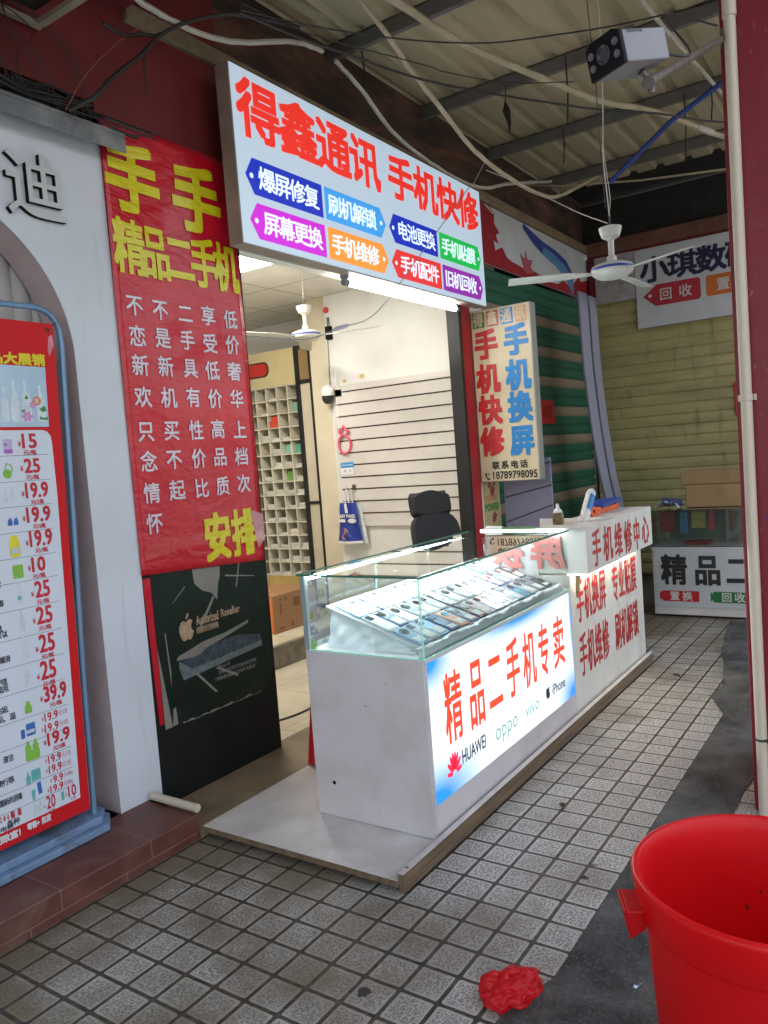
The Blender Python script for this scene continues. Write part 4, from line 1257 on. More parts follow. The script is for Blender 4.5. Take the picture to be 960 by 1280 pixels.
# ------------------------------------------------------------------ price board stand
ps = thing('price_stand', (1.5, 2.77, .165), 'red and white price board of cleaning products on a blue tube stand in the arch', 'price board')
mb = MB()
mb.tube(smooth_path([(1.846, 2.775, .166), (1.86, 2.775, .75), (1.885, 2.775, 1.33), (1.905, 2.775, 1.86), (1.912, 2.775, 2.06), (1.895, 2.775, 2.135), (1.84, 2.775, 2.178), (1.72, 2.775, 2.182), (1.4, 2.775, 2.175), (1.08, 2.775, 2.165), (1.02, 2.775, 2.12), (1.0, 2.775, 2.0), (.99, 2.775, 1.0), (.985, 2.775, .166)], 6), .0115, 10)
mb.build('tube_frame', mat('blue_tube_paint', (.15, .26, .43), .35, .2, var=.1, dirt=(.25, .3, .36), da=.4, ds=10), ps, smooth=True)
Y = 2.757
FQ = front(Y)
shx = lambda u, z: u + (z - 1.16) * .0282
b_red, b_wht = mat('board_red', (.58, .010, .016), .5, var=.05, vs=3, spec=.25), mat('board_white', (.64, .68, .77), .5, var=.03, spec=.25)
MB().prism([(1.0, Y, .203), (1.817, Y, .203), (1.871, Y, 2.121), (1.05, Y, 2.123)], (0, .004, 0)).build('board', b_red, ps)
mb = MB()
ppoly(mb, FQ, [(1.03, .263), (1.779, .264), (1.815, 1.45)] + [(1.8155, 1.66), (1.812, 1.69), (1.80, 1.705), (1.782, 1.7115)] + [(1.07, 1.715)], .001)
mb.build('price_list_sheet', b_wht, ps)
tieb = mat('tie_black', (.02, .02, .02), .5)
mb = MB()
mb.tube([(1.862, 2.77, 2.106), (1.885, 2.768, 2.125), (1.90, 2.764, 2.135)], .002, 5)
mb.lathe((1.846, Y - .002, 2.096), [(.009, 0), (.009, .001), (.005, .001), (.005, 0)], 14, (0, -1, 0), close=False)
mb.build('cord_tie', tieb, ps)
mb = MB()
ppoly(mb, FQ, [(1.07, 1.724), (1.810, 1.724), (1.819, 1.952), (1.075, 1.955)], .001)
pic = mb.build('product_photo', mat('photo_pale_blue', (.42, .56, .70), .4, var=.12, vs=5), ps)
pal = lambda n, c: mat('print_' + n, c, .4, var=.15, vs=30)
green_p, purple_p, blue_p, yellow_p, clear_p, teal_p, org_p, dgreen_p = pal('green', (.22, .48, .06)), pal('purple', (.38, .12, .50)), pal('blue', (.04, .14, .46)), pal('yellow', (.72, .62, .03)), pal('clear', (.55, .62, .66)), pal('teal', (.12, .42, .42)), pal('orange', (.7, .18, .02)), pal('dark_green', (.05, .22, .05))
def bottle(mb, u, v, w, hgt, h=.0018, neck=.3):
    ppoly(mb, FQ, [(u - w / 2, v), (u + w / 2, v), (u + w / 2, v + hgt * .55), (u + w * neck / 2, v + hgt * .78), (u + w * neck / 2, v + hgt), (u - w * neck / 2, v + hgt), (u - w * neck / 2, v + hgt * .78), (u - w / 2, v + hgt * .55)], h)
mb = MB()
for u, w, hh in ((1.64, .03, .13), (1.68, .036, .155), (1.725, .04, .155), (1.785, .035, .14), (1.60, .035, .14), (1.55, .035, .15)): bottle(mb, u, 1.742, w, hh)
mb.build('printed_bottles', pal('white_bottle', (.60, .68, .74)), ps)
mb = MB()
ppoly(mb, FQ, [(1.775, 1.752), (1.808, 1.750), (1.808, 1.762), (1.79, 1.758), (1.776, 1.764)], .0022); ppoly(mb, FQ, [(1.775, 1.79), (1.80, 1.805), (1.806, 1.785), (1.79, 1.78)], .0022); ppoly(mb, FQ, [(1.72, 1.83), (1.728, 1.845), (1.737, 1.832), (1.728, 1.826)], .0022); ppoly(mb, FQ, [(1.70, 1.785), (1.72, 1.79), (1.712, 1.775)], .0022)
mb.build('printed_leaves', dgreen_p, ps)
mb = MB()
for k in range(6): ellipse(mb, FQ, 1.724 + .014 * math.cos(k * 1.05), 1.763 + .012 * math.sin(k * 1.05), .010, .006, .0024, 10, k * 1.05)
for k in range(5): ellipse(mb, FQ, 1.75 + .009 * math.cos(k * 1.25), 1.806 + .008 * math.sin(k * 1.25), .007, .004, .0024, 10, k * 1.25)
mb.build('printed_flowers', pal('pink', (.60, .25, .55)), ps)
mb = MB(); ellipse(mb, FQ, 1.769, 1.822, .017, .017, .0026, 18)
mb.build('printed_seal', org_p, ps)
mb = MB()
cjk(mb, FQ, '精品大展销', 1.545, 1.997, 1.817, 1.957, cw=.046, bold=.0022, h=.0012)
mb.build('title', mat('print_title_yellow', (.72, .60, .02), .4), ps)
mb = MB()
cjk(mb, FQ, '携手共同致富！', 1.33, .252, 1.545, .225, bold=.0010, h=.0012, res=1)
cjk(mb, FQ, '零售+批发', 1.553, .254, 1.648, .230, bold=.0010, h=.0012, res=1)
cjk(mb, FQ, '赠', 1.760, 1.832, 1.778, 1.812, h=.003, res=1)
mb.build('slogan', mat('print_white', (.70, .70, .75), .4), ps)
mb = MB()
for z in (1.618, 1.522, 1.429, 1.334, 1.240, 1.150, 1.050, .945, .845, .747, .645, .552, .478, .397, .327):
    ppoly(mb, FQ, [(1.06, z - .0007), (shx(1.781, z), z - .0007), (shx(1.781, z), z + .0007), (1.06, z + .0007)], .0016)
for z, t, u0, u1 in ((1.155, '套', 1.53, 1.553), (1.085, '毒', 1.53, 1.556), (.995, '污渍,', 1.50, 1.556), (.972, '可以', 1.515, 1.556), (.88, '丝顺滑', 1.50, 1.556), (.80, '及护理.', 1.48, 1.553), (.775, '家庭用.', 1.48, 1.556), (.70, '衣及粘垢.', 1.44, 1.547), (.668, '洁垢、温', 1.46, 1.553), (.52, '清洁', 1.49, 1.528), (.44, '物行等.', 1.46, 1.542), (.368, '重新的消毒', 1.46, 1.545), (.285, '各种', 1.48, 1.525)):
    cjk(mb, FQ, t, u0, z + .012, u1, z - .012, bold=.0006, h=.0016, res=1, n=5)
cjk(mb, FQ, '加盟电话', 1.40, .283, 1.50, .266, bold=.0005, h=.0016, res=1, n=5)
mb.build('black_print', mat('print_black', (.03, .03, .045), .5), ps)
pr_b, pr_m, pr_s = MB(), None, None
mb = MB()
# price, left/right/top/bottom of the digits; unit line; yen sign
for t, u0, zt, u1, zb, unit in (('15', 1.693, 1.697, 1.750, 1.645, '元/瓶'), ('25', 1.692, 1.604, 1.753, 1.552, '元/瓶'), ('19.9', 1.686, 1.514, 1.777, 1.458, '元/2瓶'), ('19.9', 1.680, 1.422, 1.776, 1.366, '元/2瓶'), ('19.9', 1.682, 1.333, 1.773, 1.274, '元/瓶'), ('10', 1.680, 1.233, 1.733, 1.179, '元/瓶'),
                                ('25', 1.682, 1.141, 1.741, 1.080, '元/瓶'), ('25', 1.677, 1.043, 1.740, .979, '元/瓶'), ('25', 1.676, .937, 1.738, .870, '元/瓶'), ('25', 1.670, .836, 1.732, .766, '元/瓶'), ('39.9', 1.673, .738, 1.766, .680, '元/瓶'), ('19.9', 1.668, .560, 1.761, .512, '元/2瓶')):
    latin(mb, FQ, t, u0, zt, u1, zb, bold=.0020, h=.0016)
    latin(mb, FQ, '¥', u0 - .018, zb + .026, u0 - .006, zb + .006, bold=.0004, h=.0016)
    uc = (u0 + u1) / 2 - .002
    latin(mb, FQ, unit, uc - .026, zb - .008, uc + .026, zb - .026, bold=.0006, h=.0016)
for t, u0, zt, u1, zb, unit in (('19.9', 1.665, .638, 1.720, .606, '元/1支'), ('19.9', 1.661, .596, 1.719, .564, '元/4支'), ('19.9', 1.662, .474, 1.715, .444, '元/1支'), ('19.9', 1.660, .436, 1.714, .406, '元/2支'), ('9.9', 1.674, .392, 1.715, .364, '元/80g'), ('19.9', 1.658, .358, 1.712, .331, '元/80g'), ('20', 1.637, .325, 1.673, .276, ''), ('10', 1.730, .328, 1.764, .285, '')):
    latin(mb, FQ, t, u0, zt, u1, zb, bold=.0008, h=.0016)
    latin(mb, FQ, '¥', u0 - .013, zb + .022, u0 - .005, zb + .006, h=.0016)
    if unit: latin(mb, FQ, unit, u1 + .004, zt - .004, u1 + .042, zt - .026, h=.0016)
    else: latin(mb, FQ, '元/瓶', u0 + .004, zb - .003, u1 - .004, zb - .016, h=.0016)
cjk(mb, FQ, '280瓶/箱', 1.455, .325, 1.535, .300, bold=.0006, h=.0016, res=1)
mb.build('prices', mat('print_red', (.52, .015, .035), .4), ps)
mb = MB(); ppoly(mb, FQ, rrect(1.617, 1.640, 1.652, 1.680, .006), .0018); bottle(mb, 1.634, 1.63, .034, .028, .002, .8); mb.build('printed_jug', pal('lilac', (.50, .42, .66)), ps)
mb = MB(); ppoly(mb, FQ, rrect(1.618, 1.627, 1.652, 1.642, .004), .0022); ellipse(mb, FQ, 1.626, 1.66, .007, .006, .0024, 10); mb.build('printed_jug_print', purple_p, ps)
mb = MB(); ellipse(mb, FQ, 1.622, 1.552, .017, .017, .0018); mb.tube([FQ(1.612, 1.56, .003), FQ(1.62, 1.59, .003), FQ(1.638, 1.585, .003), FQ(1.642, 1.56, .003)], .0018, 5); ppoly(mb, FQ, rrect(1.575, .482, 1.632, .520, .006), .0018); bottle(mb, 1.588, .51, .024, .048, .0019, .4); bottle(mb, 1.618, .51, .024, .048, .0019, .4)
ppoly(mb, FQ, rrect(1.602, 1.165, 1.643, 1.215, .004), .0018); bottle(mb, 1.605, .66, .028, .045, .0018, .5); mb.build('printed_green_bottles', green_p, ps)
mb = MB()
for u in (1.612, 1.635): ppoly(mb, FQ, [(u - .009, 1.362), (u + .009, 1.362), (u + .010, 1.376), (u + .004, 1.392), (u - .006, 1.385), (u - .010, 1.372)], .0018)
ppoly(mb, FQ, rrect(1.588, .575, 1.624, .622, .003), .0018); ppoly(mb, FQ, rrect(1.566, .572, 1.582, .606, .003), .0018); ppoly(mb, FQ, [(1.610, .345), (1.626, .347), (1.622, .393), (1.606, .39)], .0018)
mb.build('printed_blue_packs', blue_p, ps)
mb = MB(); ppoly(mb, FQ, rrect(1.600, 1.245, 1.640, 1.308, .007), .0018); ppoly(mb, FQ, rrect(1.606, 1.30, 1.634, 1.325, .004), .0017); mb.build('printed_yellow_jug', yellow_p, ps)
mb = MB()
for u, z in ((1.606, 1.45), (1.632, 1.45)): bottle(mb, u, z, .015, .055)
for z in (1.07, .965, .862, .766): bottle(mb, 1.618 - (1.07 - z) * .01, z, .022, .085)
ppoly(mb, FQ, rrect(1.588, .585, 1.62, .598, .002), .0024); ppoly(mb, FQ, rrect(1.606, 1.258, 1.634, 1.28, .003), .0024)
bottle(mb, 1.592, .272, .02, .05); bottle(mb, 1.612, .276, .02, .045)
mb.build('printed_clear_bottles', clear_p, ps)
mb = MB(); ppoly(mb, FQ, rrect(1.588, .402, 1.626, .445, .003), .0018); bottle(mb, 1.576, .395, .018, .05); ppoly(mb, FQ, rrect(1.699, .285, 1.712, .318, .002), .0018); ppoly(mb, FQ, [(1.585, .33), (1.594, .33), (1.598, .372), (1.582, .37)], .0018); ppoly(mb, FQ, rrect(1.61, 1.085, 1.624, 1.10, .003), .0024)
mb.build('printed_teal_packs', teal_p, ps)
mb = MB(); ppoly(mb, FQ, [(1.846, 2.07), (1.862, 2.08), (1.866, 2.04), (1.842, 1.995), (1.838, 2.02)], .0012); mb.build('pink_balloon_print', pal('balloon_pink', (.62, .22, .28)), ps)

# ------------------------------------------------------------------ red pillar with pipe
pil_red = mat('red_pillar_gloss', (.19, .007, .017), .45, var=.08, vs=2, scuff=((.42, .17, .17), .55, 16, (2.2, 2.2, 1.2), .64, .71), dirt=(.30, .10, .11), da=.28, ds=13, stretch=(1, 1, 2.5), bump=.06, bs=40, lo=.58, hi=.72)
pl_ = thing('red_pillar', (3.6, .2, 0), 'tall square red painted pillar at the street edge with a white pipe on it', 'pillar')
MB().box(3.285, 3.95, -.25, .560, 0, 4.02).build('shaft', pil_red, pl_, bevel=.008)
pvc = mat('aged_white_pvc', (.58, .50, .40), .4, var=.1, vs=5, dirt=(.36, .26, .17), da=.4, ds=5, stretch=(4, 4, .8))
pp_ = thing('drain_pipe', (3.258, .522, .0), 'aged white plastic drain pipe strapped to the red pillar', 'pipe')
MB().tube([(3.256, .519, .004), (3.256, .519, 3.02)], .021, 16).tube([(3.256, .519, 3.02), (3.256, .519, 3.09)], .025, 16).tube([(3.256, .519, 3.09), (3.256, .519, 3.97)], .0215, 16).build('pipe', pvc, pp_, smooth=True)
mb = MB()
for z in (1.63,):
    mb.lathe((3.256, .519, z - .012), [(.0225, 0), (.0245, 0), (.0245, .024), (.0225, .024)], 18, close=False)
    mb.box(3.262, 3.285, .486, .494, z - .012, z + .012).box(3.262, 3.285, .542, .550, z - .012, z + .012)
mb.build('strap', pvc, pp_, bevel=.001)
mb = MB().lathe((3.256, .519, .30), [(.0222, 0), (.024, .004), (.0222, .01)], 14, close=False).tube([(3.235, .50, .306), (3.22, .485, .30)], .003, 6)
mb.build('wire_tie', tieb, pp_)
tag(MB().tube([(3.279, .47, 1.168), (3.281, .42, 1.172), (3.283, .37, 1.166)], [.006, .009, .005], 6).build('blue_tape', mat('blue_tape', (.04, .08, .4), .4)), 'scrap of blue tape stuck on the red pillar beside the pipe', 'tape')
tag(MB().tube([(2.128, 2.765, .1265), (2.126, 2.484, .1265)], .0175, 16).tube([(2.126, 2.483, .1265), (2.1259, 2.4838, .1265)], .0135, 16).build('pipe_offcut', pvc, smooth=True), 'short offcut of white plastic pipe lying on the brown step', 'pipe')

# ------------------------------------------------------------------ bucket, bag, stool
def plastic_red():
    m, nt, N, L, b = _nt('red_bucket_plastic')
    P = _coord(nt)
    n = _noise(nt, P, 5, 5)
    c = _mix(nt, _ramp(nt, n, .3, .7), (.66, .008, .011), (.78, .011, .015))
    sc = _ramp(nt, _noise(nt, P, 60, 4, .7, 1.5), .66, .74)
    c = _mix(nt, _math(nt, 'MULTIPLY', sc, .3), c, (.62, .22, .22))
    du = _ramp(nt, _noise(nt, P, 7, 8, .7, .5), .55, .72)
    c = _mix(nt, _math(nt, 'MULTIPLY', du, .22), c, (.36, .03, .03))
    L.new(c, b.inputs['Base Color'])
    L.new(_math(nt, 'MULTIPLY_ADD', n, .25, .28), b.inputs['Roughness'])
    tr = N.new('ShaderNodeBsdfTranslucent')
    tr.inputs[0].default_value = (.85, .012, .02, 1)
    mx = N.new('ShaderNodeMixShader')
    mx.inputs[0].default_value = .45
    L.new(b.outputs[0], mx.inputs[1])
    L.new(tr.outputs[0], mx.inputs[2])
    L.new(mx.outputs[0], N['Material Output'].inputs[0])
    _bump(nt, b, _noise(nt, P, 90, 4), .05, .003)
    return m
bk_m = plastic_red()
BX, BY = 1.677, .271
bk = thing('plastic_bucket', (BX, BY, .004), 'large open red plastic bucket with side lugs standing on the dark cement strip', 'bucket')
prof = [(.0, .016), (.19, .016), (.205, .004), (.209, .012), (.238, .505), (.250, .512), (.254, .520), (.259, .578), (.2615, .590), (.262, .598), (.258, .6035), (.250, .6035), (.246, .598), (.240, .570), (.233, .50), (.204, .03), (.0, .026)]
mb = MB().lathe((BX, BY, .004), prof, 96, close=False)
mb.build('shell', bk_m, bk, smooth=True, angle=55)
def lug(deg):
    a = R(deg)
    er, et = Vector((math.cos(a), math.sin(a), 0)), Vector((-math.sin(a), math.cos(a), 0))
    c = Vector((BX, BY, 0))
    mb = MB()
    def P(r, t, z): return c + er * r + et * t + Vector((0, 0, z))
    # U shaped hand hold: outer plate, two webs, top web
    mb.prism([P(.292, -.042, .553), P(.292, .042, .553), P(.280, .034, .488), P(.280, -.034, .488)], er * -.007)
    mb.prism([P(.255, -.042, .553), P(.292, -.042, .553), P(.280, -.034, .488), P(.247, -.034, .508)], et * .007)
    mb.prism([P(.255, .042, .553), P(.292, .042, .553), P(.280, .034, .488), P(.247, .034, .508)], et * -.007)
    mb.prism([P(.250, -.042, .546), P(.285, -.042, .546), P(.285, .042, .546), P(.250, .042, .546)], Vector((0, 0, .007)))
    mb.build('lug', bk_m, bk, bevel=.007, seg=3)
lug(118)
lug(298)
bits = mat('dark_dirt_bits', (.03, .02, .02), .8)
mb = MB()
for a, z, s in ((20, .40, .005), (8, .33, .012), (-30, .36, .009), (40, .30, .006), (12, .44, .004)):
    t = R(a)
    r = .204 + (z - .03) / .47 * .029 - .002
    mb.obox((BX + r * math.cos(t), BY + r * math.sin(t), z), (.001, 0, 0), (0, s * .4, 0), (0, 0, s))
mb.build('dirt_bits', bits, bk)

def bag_material():
    m, nt, N, L, b = _nt('thin_red_plastic_film')
    b.inputs['Base Color'].default_value = (.80, .02, .03, 1)
    b.inputs['Roughness'].default_value = .16
    b.inputs['Transmission Weight'].default_value = .0
    tr = N.new('ShaderNodeBsdfTranslucent')
    tr.inputs[0].default_value = (.85, .03, .05, 1)
    mx = N.new('ShaderNodeMixShader')
    mx.inputs[0].default_value = .5
    L.new(b.outputs[0], mx.inputs[1])
    L.new(tr.outputs[0], mx.inputs[2])
    L.new(mx.outputs[0], N['Material Output'].inputs[0])
    _bump(nt, b, _noise(nt, _coord(nt), 60, 4, .6, 2), .5, .006)
    return m
from mathutils import noise as mnoise
bm = bmesh.new()
bmesh.ops.create_icosphere(bm, subdivisions=6, radius=1)
def crease(p, s, o):
    d = mnoise.voronoi(p * s + Vector(o))[0]
    return min(.55, d[1] - d[0])
for v in bm.verts:
    p = v.co.copy()
    q = p + Vector((mnoise.noise(p * 2.1), mnoise.noise(p * 2.1 + Vector((5, 1, 3))), mnoise.noise(p * 2.1 + Vector((2, 8, 4))))) * .35
    k = .78 + crease(q, .95, (3, 1, 7)) * .42 + crease(q, 2.1, (1, 4, 2)) * .16
    ang = math.atan2(p.y, p.x)
    k *= 1 + .09 * math.sin(2 * ang + .9) + .05 * math.sin(5 * ang)
    v.co = Vector((p.x * .088 * k, p.y * .072 * k, max(.0015 + .004 * (1 + math.sin(4 * ang)) * max(0, p.x ** 2 + p.y ** 2 - .6), p.z * .058 * k + .022 + .012 * p.x)))
for f in bm.faces:
    f.smooth = True
me = D.meshes.new('plastic_bag')
bm.to_mesh(me)
bm.free()
me.materials.append(bag_material())
bag = D.objects.new('plastic_bag', me)
COL.objects.link(bag)
bag.location = (1.842, .955, .004)
bag.rotation_euler = (0, 0, R(-56))
tag(bag, 'crumpled thin red plastic bag lying on the tiles near the bucket', 'bag')

st_m = mat('red_stool_plastic', (.50, .012, .02), .35, var=.06)
st = thing('plastic_stool', (2.985, 2.31, .052), 'red plastic stool mostly hidden behind the display counter', 'stool')
MB().box(2.845, 3.125, 2.17, 2.45, .40, .42).box(2.855, 3.115, 2.18, 2.44, .36, .3998).build('seat', st_m, st, bevel=.012)
for sx in (-1, 1):
    for sy in (-1, 1):
        cx, cy = 2.985, 2.31
        a, b_ = cx + sx * .12, cy + sy * .12
        mb = MB().prism([(a - .02, b_ - .02, .36), (a + .02, b_ - .02, .36), (a + .02, b_ + .02, .36), (a - .02, b_ + .02, .36)], (sx * .025, sy * .025, -.305))
        mb.build('leg', st_m, st, bevel=.006)
tag(MB().tube(smooth_path([(3.02, 3.05, .042), (3.2, 3.10, .042), (3.5, 3.05, .042), (3.9, 3.12, .042), (4.5, 3.0, .042)], 8), .006, 6).build('floor_cable', tieb, smooth=True), 'black cable lying across the cream shop floor', 'cable')

# ------------------------------------------------------------------ ceiling fans
fan_white = mat('fan_white_enamel', (.66, .65, .62), .35, var=.05, dirt=(.4, .36, .3), da=.35, ds=5)
fan_blue = mat('fan_blue_ring', (.03, .06, .35), .4)
wire_w = mat('white_wire', (.55, .53, .48), .5, var=.1, vs=10)
def fan(c, label, angs, drop, L_=.50, wb=.10, col=fan_white, rise=.0):
    x, y, z = c
    t = thing('ceiling_fan', (x, y, z), label, 'fan')
    MB().lathe((x, y, z), [(.028, -.028), (.075, -.018), (.10, .0), (.107, .012), (.107, .030), (.10, .040), (.06, .055), (.022, .062)], 32).build('motor_housing', col, t, smooth=True)
    MB().lathe((x, y, z), [(.1078, .016), (.1085, .019), (.1085, .026), (.1078, .029)], 32, close=False).build('blue_ring', fan_blue, t, smooth=True)
    MB().lathe((x, y, z), [(.026, .062), (.024, .085), (.015, .095), (.015, .165), (.022, .172), (.045, .185), (.055, .215), (.058, .232), (.04, .238), (.02, .242)], 20).build('rod_and_canopy', col, t, smooth=True)
    mb = MB().tube(smooth_path([(x, y, z + .24), (x + .015, y, z + .26), (x + .002, y, z + .29), (x - .012, y, z + .26), (x, y, z + .24)], 4), .0022, 5)
    mb.build('hanging_hook', steel, t)
    for a in angs:
        a = R(a)
        er, et = Vector((math.cos(a), math.sin(a), 0)), Vector((-math.sin(a), math.cos(a), 0))
        o = Vector((x, y, z + .006))
        def f(u, v):
            r = .10 + u * (L_ - .10)
            w = (.035 + .065 * min(1, u * 3)) * (wb / .10)
            tilt = .22
            tt = (v - .5) * w
            return o + er * r + et * tt + Vector((0, 0, tt * tilt + rise * u * u - .006 * (1 - (2 * v - 1) ** 2)))
        b_ = MB().grid(f, 12, 5).build('blade', col, t, smooth=True)
        b_.modifiers.new('thick', 'SOLIDIFY').thickness = .003
    return t
fan((4.1, 1.257, 2.362), 'white three bladed ceiling fan with a blue ring hanging above the walkway', (118, 244, 358), 0, .53, .082)
tag(MB().tube(smooth_path([(4.1, 1.257, 2.652), (4.102, 1.262, 2.74), (4.094, 1.27, 2.95), (4.106, 1.262, 3.2), (4.098, 1.25, 3.5), (4.04, 1.24, 3.75), (3.99, 1.24, 3.9)], 6), .0034, 6).tube(smooth_path([(4.102, 1.26, 2.655), (4.106, 1.25, 2.74), (4.098, 1.258, 2.86), (4.10, 1.27, 3.0)], 5), .0024, 5).build('hanging_wire', wire_w, smooth=True), 'thin white wire from which the walkway fan hangs', 'wire')
tag(MB().tube([(4.13, 1.30, 3.4), (4.12, 1.29, 3.0), (4.115, 1.28, 2.7)], .0022, 5).tube([(4.13, 1.30, 3.4), (4.03, 1.30, 3.9)], .0022, 5).build('hanging_wire', tieb, smooth=True), 'thin black wire hanging beside the white fan wire', 'wire')
warm_white = mat('warm_white_enamel', (.60, .57, .48), .4, var=.05)
fan((4.6, 3.70, 2.44), 'cream ceiling fan inside the shop near the ceiling lamp', (160, 280, 40), 0, .62, .10, warm_white)
tag(MB().tube([(4.6, 3.70, 2.73), (4.605, 3.70, 2.83), (4.6, 3.70, 2.924)], .003, 6).build('hanging_wire', wire_w, smooth=True), 'short white wire holding the fan inside the shop', 'wire')

# ------------------------------------------------------------------ street camera on its arm
cc = Vector((2.213, .615, 2.535))
ew = Vector((.48, .877, 0))
fd = Vector((-.877 * .93, .48 * .93, -.20)).normalized()
eu = fd.cross(ew)
eu = eu if eu.z > 0 else -eu
cv = thing('security_camera', cc, 'large white box security camera with a black front on a steel arm', 'camera')
cw_m = mat('camera_white_case', (.22, .215, .245), .5, var=.12, dirt=(.3, .24, .22), da=.4, ds=9)
hx, hz, ln = .060, .045, .098
def CP(a, b_, c_): return cc + ew * a + eu * b_ + fd * c_
sec = [(-hx, -hz), (hx, -hz), (hx, hz * .75), (hx * .6, hz), (-hx * .6, hz), (-hx, hz * .75)]
mb = MB().prism([CP(a, b_, .06) for a, b_ in sec], fd * -(.06 + ln))
mb.build('case', cw_m, cv, bevel=.004)
mb = MB().prism([CP(a * 1.04, b_ * 1.05, .0605) for a, b_ in sec], fd * .014)
fr_ = mb.build('front_plate', mat('camera_black_front', (.008, .009, .011), .55, var=.1, spec=.15), cv, bevel=.003)
mb = MB().lathe(CP(0, 0, .0746), [(.024, 0), (.024, .003), (.019, .003), (.017, .001)], 20, fd)
mb.build('lens', mat('camera_lens', (.02, .02, .025), .08, coat=.5), cv, smooth=True, angle=30)
mb = MB()
for a in (-.044, .044):
    for b_ in (-.017, .014):
        mb.lathe(CP(a, b_, .0746), [(.010, 0), (.010, .002), (.006, .001)], 14, fd)
mb.build('infrared_lamps', mat('camera_led_glass', (.16, .13, .14), .12, coat=.5), cv, smooth=True, angle=30)
plc = Plane(CP(-hx, 0, 0), -fd, eu, -ew)
mb = MB(); latin(mb, plc, 'Sannco.vip', -.045, .034, .012, .025, h=.0012, bold=.0003); 
mb.build('lettering', mat('camera_print', (.03, .03, .05), .5), cv)
arm_m = mat('weathered_steel_arm', (.17, .155, .14), .5, .4, var=.25, vs=30, dirt=(.1, .06, .035), da=.6, ds=20)
jn = cc - eu * .078 - fd * .075
end = Vector((3.285, .548, 2.965))
mb = MB().tube([jn, jn + (end - jn) * .93, end], .0125, 10)
mb.tube([jn - (end - jn).normalized() * .02, jn + (end - jn).normalized() * .025], .018, 10)
mb.build('arm', arm_m, cv, smooth=True, angle=40)
mb = MB().tube([jn, cc - eu * .050 - fd * .05], .012, 8).tube([jn - eu * .03, jn + eu * .006], .009, 8).box(3.277, 3.2849, .50, .556, 2.93, 3.0)
mb.build('bracket', arm_m, cv)
mb = MB().tube(smooth_path([CP(0, .0, -ln), CP(0, -.01, -ln - .06), cc - fd * .26 + Vector((0, 0, -.01)), cc + (end - jn) * .45 + Vector((0, 0, .06)), end + Vector((-.05, .01, .03))], 6), .0035, 6)
mb.build('camera_cable', tieb, cv, smooth=True)

# ------------------------------------------------------------------ conduits and cables under the roof
cond = mat('dusty_white_conduit', (.52, .49, .44), .6, var=.15, vs=6, dirt=(.30, .25, .18), da=.5, ds=7)
cond_y = mat('dusty_cream_conduit', (.46, .40, .28), .6, var=.15, vs=6, dirt=(.26, .2, .12), da=.5, ds=7)
blk = mat('black_cable', (.016, .015, .015), .55, var=.3, vs=9)
def cable(name, pts, r, m, label, n=6, cat='cable'):
    P_ = smooth_path(pts, n)
    rr = random.Random(len(label) * 7 + len(pts))
    P_ = [P_[0]] + [p + Vector((rr.uniform(-1, 1), rr.uniform(-1, 1), rr.uniform(-1, 1))) * min(.003, r * .16) for p in P_[1:-1]] + [P_[-1]]
    return tag(MB().tube(P_, [r * rr.uniform(.97, 1.03) for _ in P_], 8).build(name, m, smooth=True), label, cat)
cable('conduit', [(2.26, 2.6, 3.50), (2.34, 2.6, 3.46), (2.62, 2.6, 3.46), (2.9, 2.6, 3.52), (3.34, 2.6, 3.69), (3.57, 2.6, 3.73)], .013, cond, 'white conduit sagging over the red wall at the upper left of the shop sign', cat='conduit')
cable('conduit', [(3.71, 2.62, 3.74), (3.94, 2.62, 3.67), (4.26, 2.62, 3.52), (4.64, 2.62, 3.455), (5.16, 2.62, 3.435), (5.54, 2.62, 3.48), (5.99, 2.62, 3.62), (6.9, 2.62, 3.86)], .013, cond, 'white conduit dropping from the first purlin and resting on the shop sign', cat='conduit')
cable('conduit', [(3.3, 2.2, 3.80), (3.37, 2.2, 3.76), (3.59, 2.2, 3.69), (3.81, 2.2, 3.59), (4.15, 2.2, 3.48), (4.53, 2.2, 3.36), (4.99, 2.2, 3.32), (5.53, 2.2, 3.33), (5.97, 2.2, 3.42), (6.86, 2.2, 3.78)], .0135, cond_y, 'cream flexible conduit hanging in a long loop in front of the sign end', cat='conduit')
cable('conduit', [(3.2, 2.04, 3.7), (3.38, 2.02, 3.7), (3.69, 1.98, 3.69), (4.06, 1.93, 3.69), (4.48, 1.83, 3.70), (4.82, 1.74, 3.70), (5.2, 1.61, 3.69), (5.62, 1.4, 3.7), (6.32, 1.17, 3.7), (7.0, .95, 3.72)], .019, cond_y, 'thick cream pipe crossing below the roof purlins towards the pillar', cat='conduit')
tag(MB().tube([(6.15, 1.225, 3.70), (6.35, 1.16, 3.70)], .024, 10).build('pipe_coupling', cond, smooth=True), 'short white coupling on the thick cream pipe below the roof', 'pipe coupling')
cable('conduit', [(4.2, 1.17, 3.87), (4.5, 1.16, 3.87), (5.07, 1.12, 3.86), (6.13, 1.04, 3.86)], .013, cond, 'straight cream conduit running along the roof above the security camera', cat='conduit')
cable('cable', [(2.69, 2.38, 3.5), (2.96, 2.25, 3.5), (3.19, 2.11, 3.5), (3.46, 1.91, 3.5), (3.7, 1.67, 3.5), (3.86, 1.38, 3.5), (3.96, 1.17, 3.5), (4.03, 0.96, 3.5), (4.09, 0.69, 3.5), (4.1, .3, 3.5)], .004, blk, 'thin black cable strung high across the walkway behind the security camera')
cable('cable', [(2.63, 2.34, 3.45), (2.99, 2.27, 3.45), (3.22, 2.2, 3.45), (3.62, 2.09, 3.45), (4.03, 1.9, 3.45), (4.49, 1.63, 3.45), (4.74, 1.47, 3.45), (5.04, 1.23, 3.45), (5.56, 0.94, 3.47), (6, .5, 3.5)], .0065, blk, 'thick black cable strung across the walkway above the shop sign')
